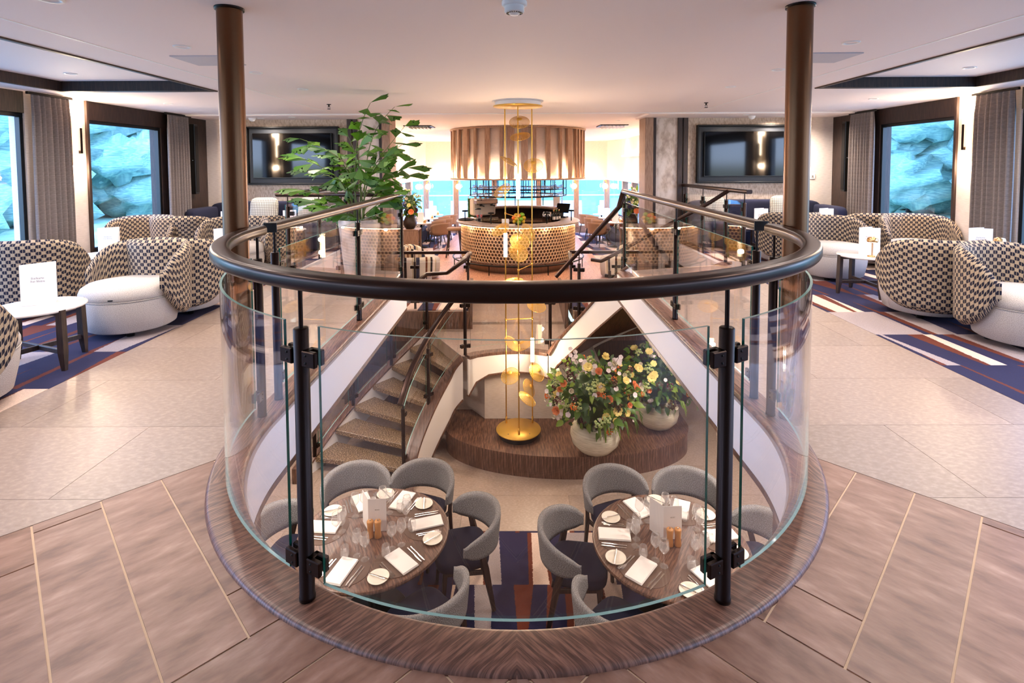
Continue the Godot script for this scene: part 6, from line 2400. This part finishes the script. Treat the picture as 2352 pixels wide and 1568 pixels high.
func bar_island() -> void:
	var b := thing("bar_counter", "round bar with a brass honeycomb front and a pale stone top", "bar")
	var st := S()
	var A := deg_to_rad(118)
	sweep(st, poly([-0.015, LB + 0.2, 0.02, LB + 0.2, 0.02, 0.03, -0.015, 0.03]), arc3(1.36, 0, -A, A), true)
	obj("body", st, M.walnut, b)
	st = S()
	sweep(st, rounded(0.46, 0.05, 0.022, 4), arc3(1.28, 0.075, -A, A, 64), true)
	obj("counter_top", st, M.beige_stone_1, b)
	st = S()
	sweep(st, poly([-0.02, LB, 0.02, LB, 0.02, LB + 0.24, -0.02, LB + 0.24]), arc3(1.24, 0, -A, A), true)
	obj("plinth", st, M.oak, b)
	st = S()
	sweep(st, rounded(0.07, 0.05, 0.012), arc3(1.4, LB + 0.22, -A, A), true)
	obj("bottom_rail", st, M.walnut_local, b)
	# honeycomb of small rings
	st = S()
	st.set_smooth_group(-1)
	var R := 1.4
	var pitch := 0.083
	var cols := int(2 * A * R / pitch)
	for row in 11:
		for c in cols:
			var u := (c + 0.5 * (row % 2) + 0.25 - cols / 2.0) * pitch
			var y := LB + 0.285 + row * pitch * 0.866
			var Q := func(r: float, k: int, dep: float) -> Vector3:
				var a := PI / 6 + PI / 3 * k
				var t := (u + cos(a) * r) / R
				return V(BC.x + sin(t) * (R - dep), y + sin(a) * r, BC.y - cos(t) * (R - dep))
			for k in 6:
				quad(st, Q.call(pitch * 0.578, k, 0.0), Q.call(pitch * 0.578, k + 1, 0.0), Q.call(pitch * 0.43, k + 1, 0.0), Q.call(pitch * 0.43, k, 0.0))
				quad(st, Q.call(pitch * 0.43, k, 0.0), Q.call(pitch * 0.43, k + 1, 0.0), Q.call(pitch * 0.43, k + 1, 0.018), Q.call(pitch * 0.43, k, 0.018))
	obj("honeycomb_lattice", st, mat("honeycomb", Color(0.9, 0.77, 0.62), 0.45, 0.35), b).set_meta("kind", "stuff")
	st = S()
	sweep(st, circle(0.01, 6), arc3(1.44, 0.04, -A, A, 40), true)
	obj("led_strip", st, M.cove_glow, b)
	for i in 7:
		var t := deg_to_rad(-75 + 25 * i)
		lamp_omni(V(BC.x + sin(t) * 1.47, 0.03, BC.y - cos(t) * 1.47), 0.05, GLOW, 0.03)
	st = S()
	sweep(st, circle(0.018, 8), arc3(1.6, LB + 0.22, -A * 0.9, A * 0.9), true)
	obj("foot_rail", st, M.dark_metal, b)
	for i in 7:
		var t := deg_to_rad(-72 + 24 * i)
		st = S()
		var p := V(BC.x + sin(t) * 1.6, LB + 0.22, BC.y - cos(t) * 1.6)
		rod(st, p, p - Vector3(0, 0.215, 0), 0.012, 8)
		rod(st, p, V(BC.x + sin(t) * 1.38, LB + 0.22, BC.y - cos(t) * 1.38), 0.01, 6)
		obj("rail_bracket", st, M.dark_metal, b)
	# working counters inside
	var bk := thing("back_counter", "dark wood working counter with doors inside the round bar", "counter", V(BC.x, LB, BC.y))
	st = S()
	box(st, Vector3(0, 0.5, -0.75), Vector3(1.5, 0.96, 0.5))
	obj("carcass", st, M.dark_wood, bk)
	st = S()
	box(st, Vector3(0, 1.0, -0.75), Vector3(1.6, 0.04, 0.58))
	obj("worktop", st, M.oak, bk)
	for k in 2:
		st = S()
		box(st, Vector3(-0.35 + 0.7 * k, 0.5, -0.49), Vector3(0.66, 0.8, 0.025))
		var dr := obj("door", st, M.dark_wood, bk)
		st = S()
		box(st, Vector3(-0.35 + 0.7 * k, 0.84, -0.47), Vector3(0.3, 0.02, 0.015))
		obj("handle", st, M.steel, dr)
	st = S()
	sweep(st, rounded(0.36, 0.05, 0.015), arc3(1.15, 0.32, A * 0.95, TAU - A * 0.95, 30), true)
	obj("raised_ledge", st, M.oak, bk).position = -V(BC.x, LB, BC.y)
	st = S()
	sweep(st, poly([-0.02, -1.1, 0.02, -1.1, 0.02, 0.0, -0.02, 0.0]), arc3(1.2, 0.3, A * 0.95, TAU - A * 0.95, 30), true)
	obj("ledge_front", st, M.dark_wood, bk).position = -V(BC.x, LB, BC.y)
	# canopy: white drum behind upright oak slats
	var c := thing("bar_canopy", "round white canopy over the bar with upright oak slats", "canopy")
	st = S()
	sweep(st, poly([-0.02, 1.14, 0.03, 1.14, 0.03, 2.28, -0.02, 2.28]), arc3(1.52, 0, 0, TAU, 72), true, true)
	obj("drum", st, M.wallpaper, c)
	for y in [1.115, 2.262]:
		st = S()
		sweep(st, rounded(0.16, 0.035, 0.006), arc3(1.57, y, 0, TAU, 72), true, true)
		obj("ring", st, M.oak, c)
	var sl := [[-0.99, 0.06], [-0.935, 0.07], [-0.846, 0.1], [-0.725, 0.15], [-0.588, 0.07], [-0.417, 0.11], [-0.225, 0.07], [-0.1, 0.15], [0.083, 0.14], [0.21, 0.1], [0.404, 0.1], [0.58, 0.07], [0.713, 0.15], [0.823, 0.06], [0.87, 0.08], [0.925, 0.08], [0.98, 0.07]]
	for s in sl:
		var t: float = asin(s[0])
		st = S()
		box(st, V(BC.x + sin(t) * 1.6, 1.69, BC.y - cos(t) * 1.6), Vector3(s[1], 1.11, 0.06), 0.004, Basis(Vector3.UP, t))
		obj("slat", st, M.oak, c)
	st = S()
	sweep(st, circle(0.008, 6), arc3(1.57, 1.15, deg_to_rad(-115), deg_to_rad(115), 60), true)
	obj("led_strip", st, M.cove_glow, c)
	for i in 9:
		var t := deg_to_rad(-80 + 20 * i)
		lamp_omni(V(BC.x + sin(t) * 1.575, 1.2, BC.y - cos(t) * 1.575), 0.3, GLOW, 0.03)
	# hanging rack and its glasses
	var rk := thing("glass_rack", "black metal rack of stemware hanging under the bar canopy", "rack")
	for y in [0.7, 0.865]:
		for r in [0.86, 1.0, 1.18]:
			st = S()
			sweep(st, rounded(0.025, 0.018, 0.004, 2), arc3(r, y, 0, TAU, 48), true, true)
			obj("shelf_ring", st, M.dark_metal, rk)
	for i in 18:
		var t := TAU * i / 18 + 0.1
		for r in ([0.86, 1.18]):
			st = S()
			var p := V(BC.x + sin(t) * r, 0.69, BC.y - cos(t) * r)
			bar(st, p, p + Vector3(0, 0.42, 0), 0.02, 0.02)
			obj("upright", st, M.dark_metal, rk)
	var g0: Node3D = null
	var rows := [[1.09, 0.712, "lower"], [1.09, 0.877, "upper"], [0.93, 0.877, "inner upper"]]
	for rr in rows:
		var n: int = 30 if rr[0] > 1.0 else 26
		for i in n:
			var t := deg_to_rad(lerpf(-86, 86, (i + 0.5) / n))
			var at := V(BC.x + sin(t) * rr[0], rr[1], BC.y - cos(t) * rr[0])
			var lab := "upturned stem glass, %s shelf of the hanging rack, place %d from the left" % [rr[2], i + 1]
			if g0: copy(g0, lab, at).set_meta("group", "glasses on the %s rack shelf" % rr[2])
			else:
				g0 = thing("rack_glass", lab, "glass", at, 0, "glasses on the %s rack shelf" % rr[2])
				st = S()
				lathe(st, [Vector2(0.034, 0.0), Vector2(0.04, 0.04), Vector2(0.035, 0.075), Vector2(0.005, 0.09), Vector2(0.004, 0.13), Vector2(0.032, 0.138), Vector2(0.0, 0.14)], 12)
				obj("glass_body", st, M.rack_crystal, g0)
	bar_things()

func bar_things() -> void:
	var st: SurfaceTool
	var ytop := 0.101
	# small dark counter lamps
	var l0: Node3D = null
	for p in [[-1.2, 12.6, "far left end"], [-0.55, 11.98, "left of the fruit bowl"], [0.72, 11.98, "right of the fruit bowl"], [1.34, 12.6, "far right end"], [-0.6, 14.15, "rear ledge, left"], [0.75, 14.15, "rear ledge, right"]]:
		var lab := "small dark T-shaped lamp on the bar counter, " + String(p[2])
		var y := ytop if p[1] < 13 else 0.35
		if l0: copy(l0, lab, V(p[0], y, p[1]))
		else:
			l0 = thing("counter_lamp", lab, "lamp", V(p[0], y, p[1]), 0, "bar counter lamps")
			st = S()
			rod(st, Vector3.ZERO, Vector3(0, 0.24, 0), 0.013, 10)
			obj("stem", st, M.dark_metal, l0)
			st = S()
			lathe(st, [Vector2(0, 0.225), Vector2(0.07, 0.225), Vector2(0.072, 0.26), Vector2(0, 0.265)], 18)
			obj("shade", st, M.dark_metal, l0)
	# fruit bowl and fruit
	var fb := thing("fruit_bowl", "small dark bowl of limes and oranges at the front of the bar", "bowl", V(0.08, ytop, 11.78))
	st = S()
	lathe(st, [Vector2(0, 0), Vector2(0.07, 0.0), Vector2(0.13, 0.06), Vector2(0.125, 0.06), Vector2(0.0, 0.02)], 24)
	obj("bowl", st, M.black, fb)
	mat("lime", Color(0.45, 0.62, 0.08), 0.35)
	mat("yellow_fruit", Color(0.75, 0.6, 0.06), 0.4)
	mat("orange_fruit", Color(0.85, 0.42, 0.06), 0.45)
	var r := RandomNumberGenerator.new()
	r.seed = 4
	var k := 0
	for p in [[-0.09, 0.07, 0.03], [0.0, 0.06, 0.09], [0.09, 0.07, 0.04], [0.0, 0.07, -0.06], [-0.11, 0.15, 0.0], [-0.045, 0.13, 0.07], [0.05, 0.13, 0.08], [0.11, 0.15, 0.02], [0.0, 0.2, 0.04], [0.07, 0.22, 0.0], [-0.06, 0.21, -0.01]]:
		var kind: String = ["yellow_fruit", "lime", "yellow_fruit", "lime", "orange_fruit", "yellow_fruit", "lime", "yellow_fruit", "orange_fruit", "lime", "yellow_fruit"][k]
		var nm: String = {"lime": "lime", "yellow_fruit": "lemon", "orange_fruit": "orange"}[kind]
		var o := thing(nm, "%s in the bar's fruit bowl, %s" % [{"lime": "green lime", "lemon": "yellow lemon", "orange": "orange"}[nm], ["low at the left", "low in front", "low at the right", "low at the back", "middle left", "middle front left", "middle front right", "middle right", "on top in the middle", "on top at the right", "on top at the left"][k]], "fruit", V(0.08, ytop, 11.78) + Vector3(p[0], p[1], p[2]), 0, "fruit in the bowl")
		st = S()
		ball(st, Vector3.ZERO, Vector3(0.052, 0.046, 0.05) * (1.15 if nm == "lime" and k > 8 else 1.0), 14, 8)
		obj("skin", st, M[kind], o)
		k += 1
	# two red drinks
	mat("red_drink", Color(0.7, 0.08, 0.1), 0.1)
	k = 0
	for x in [-0.86, -0.78]:
		var o := thing("cocktail_glass", "red cocktail in a stemmed glass on the bar, %s of the pair" % ["left", "right"][k], "drink", V(x, ytop, 12.1 + 0.04 * k), 0, "red cocktails")
		st = S()
		lathe(st, [Vector2(0.03, 0), Vector2(0.004, 0.006), Vector2(0.004, 0.1), Vector2(0.03, 0.16), Vector2(0.032, 0.21)], 14)
		obj("glass_body", st, M.stemware, o)
		st = S()
		lathe(st, [Vector2(0.0, 0.105), Vector2(0.028, 0.16), Vector2(0.03, 0.195), Vector2(0, 0.195)], 14)
		obj("liquid", st, M.red_drink, o)
		k += 1
	# coffee machine on the left counter
	var cm := thing("coffee_machine", "cream and steel espresso machine with cups on top, left inside the bar", "coffee machine", V(-0.78, 0.02, 13.35), 0.5)
	st = S()
	box(st, Vector3(0, 0.06, 0), Vector3(0.6, 0.1, 0.45), 0.02)
	obj("tray_base", st, M.steel, cm)
	st = S()
	box(st, Vector3(0, 0.36, -0.1), Vector3(0.62, 0.42, 0.26), 0.03)
	obj("housing", st, M.cream_cloth, cm)
	st = S()
	box(st, Vector3(0, 0.5, 0.1), Vector3(0.6, 0.12, 0.2), 0.02)
	obj("group_head", st, M.steel, cm)
	for x in [-0.15, 0.15]:
		st = S()
		rod(st, Vector3(x, 0.41, 0.12), Vector3(x, 0.4, 0.3), 0.014)
		lathe(st, [Vector2(0.035, 0.39), Vector2(0.035, 0.44)], 12, Vector3(x, 0, 0.12))
		obj("filter_handle", st, M.black, cm)
	for i in 4:
		st = S()
		lathe(st, [Vector2(0, 0.57), Vector2(0.03, 0.57), Vector2(0.04, 0.63), Vector2(0.036, 0.63), Vector2(0, 0.58)], 12, Vector3(-0.21 + 0.14 * i, 0, -0.08))
		obj("cup", st, M.porcelain, cm)
	var gb := thing("carton", "green drinks carton standing left of the espresso machine", "box", V(-1.12, 0.02, 13.6), 0.2)
	st = S()
	for i in 5: box(st, Vector3(0, 0.06 + 0.112 * i, 0), Vector3(0.2, 0.108, 0.16), 0.005)
	obj("body", st, mat("carton_green", Color(0.25, 0.42, 0.12), 0.6), gb)
	var bl := thing("blender", "bar blender with a clear jug and dark lid, left inside the bar", "blender", V(-0.9, 0.02, 12.8))
	st = S()
	lathe(st, [Vector2(0, 0), Vector2(0.08, 0), Vector2(0.07, 0.12), Vector2(0, 0.12)], 18)
	obj("base", st, M.black, bl)
	st = S()
	lathe(st, [Vector2(0.05, 0.12), Vector2(0.075, 0.34)], 18)
	obj("jug", st, M.stemware, bl)
	st = S()
	lathe(st, [Vector2(0, 0.38), Vector2(0.07, 0.37), Vector2(0.078, 0.34), Vector2(0, 0.34)], 18)
	obj("lid", st, M.black, bl)
	var ty := thing("tray", "round black serving tray on the left end of the bar", "tray", V(-1.2, ytop, 12.85))
	st = S()
	lathe(st, [Vector2(0, 0), Vector2(0.18, 0), Vector2(0.2, 0.03), Vector2(0.19, 0.03), Vector2(0.17, 0.008), Vector2(0, 0.008)], 28)
	obj("dish", st, M.black, ty)
	# bottles and shakers on the right
	k = 0
	for p in [[0.72, 13.2, "steel"], [0.8, 13.25, "steel"], [0.88, 13.2, "steel"], [0.96, 13.15, "dark"], [1.03, 13.2, "green"], [1.1, 13.25, "dark"]]:
		var o := thing("shaker" if p[2] == "steel" else "bottle", "%s standing right inside the bar, %s from the left" % [{"steel": "steel cocktail shaker", "dark": "dark spirits bottle", "green": "green capped bottle with a pale label"}[p[2]], ["first", "second", "third", "fourth", "fifth", "sixth"][k]], "shaker" if p[2] == "steel" else "bottle", V(p[0], 0.02, p[1]), 0, "bar shakers and bottles")
		st = S()
		if p[2] == "steel":
			lathe(st, [Vector2(0, 0), Vector2(0.035, 0), Vector2(0.045, 0.17), Vector2(0.03, 0.2), Vector2(0.02, 0.24), Vector2(0, 0.245)], 16)
			obj("body", st, M.chrome, o)
		else:
			lathe(st, [Vector2(0, 0), Vector2(0.04, 0), Vector2(0.04, 0.17), Vector2(0.015, 0.22), Vector2(0.014, 0.29), Vector2(0, 0.29)], 16)
			obj("body", st, M.black_gloss, o)
			st = S()
			lathe(st, [Vector2(0.0165, 0.26), Vector2(0.0165, 0.3), Vector2(0, 0.3)], 12)
			obj("cap", st, M.carton_green if p[2] == "green" else M.gold, o)
			st = S()
			lathe(st, [Vector2(0.0406, 0.05), Vector2(0.0406, 0.13)], 12, Vector3.ZERO, Basis(), 0.4, 2.6)
			obj("label", st, M.paper, o)
		k += 1
	var ps := thing("till", "black till screen tilted on the right side of the bar", "till", V(1.2, ytop, 13.35), -0.5)
	st = S()
	box(st, Vector3(0, 0.02, 0), Vector3(0.24, 0.04, 0.2), 0.01)
	rod(st, Vector3(0, 0.03, 0), Vector3(0, 0.16, -0.04), 0.02)
	obj("stand", st, M.black, ps)
	st = S()
	box(st, Vector3(0, 0.24, -0.02), Vector3(0.36, 0.26, 0.03), 0.01, Basis(Vector3.RIGHT, -0.5))
	obj("screen", st, M.black, ps)
	var nc := thing("napkin_holder", "pale block of paper napkins on the bar left of the fruit bowl", "napkin holder", V(-0.22, ytop, 11.85), 0.1)
	st = S()
	box(st, Vector3(0, 0.06, 0), Vector3(0.16, 0.12, 0.1), 0.006)
	obj("stack", st, M.paper, nc)
	var mc := menu_card("white menu card at the right end of the bar, by the till", 0.18, 0.26, [], 0.7, "menu", "bar counter menus")
	mc.position = V(1.0, 0.345, 13.9)
	# stool at the port end
	var s := thing("bar_stool", "dark wooden bar stool at the left end of the bar", "stool", V(-1.62, LB + 0.006, 14.0))
	st = S()
	pad(st, Vector3(0, 0.74, 0), Vector3(0.4, 0.08, 0.38), 0.6, 20, 8)
	obj("seat", st, M.tan_wool, s)
	for sx in [-1.0, 1.0]:
		for sz in [-1.0, 1.0]:
			st = S()
			tube(st, [Vector3(0.2 * sx, 0, 0.2 * sz), Vector3(0.13 * sx, 0.71, 0.13 * sz)], 0.018, 8)
			obj("leg", st, M.dark_wood_local, s)
		st = S()
		rod(st, Vector3(0.185 * sx, 0.2, -0.185), Vector3(0.185 * sx, 0.2, 0.185), 0.01, 8)
		obj("footrest", st, M.brass, s)
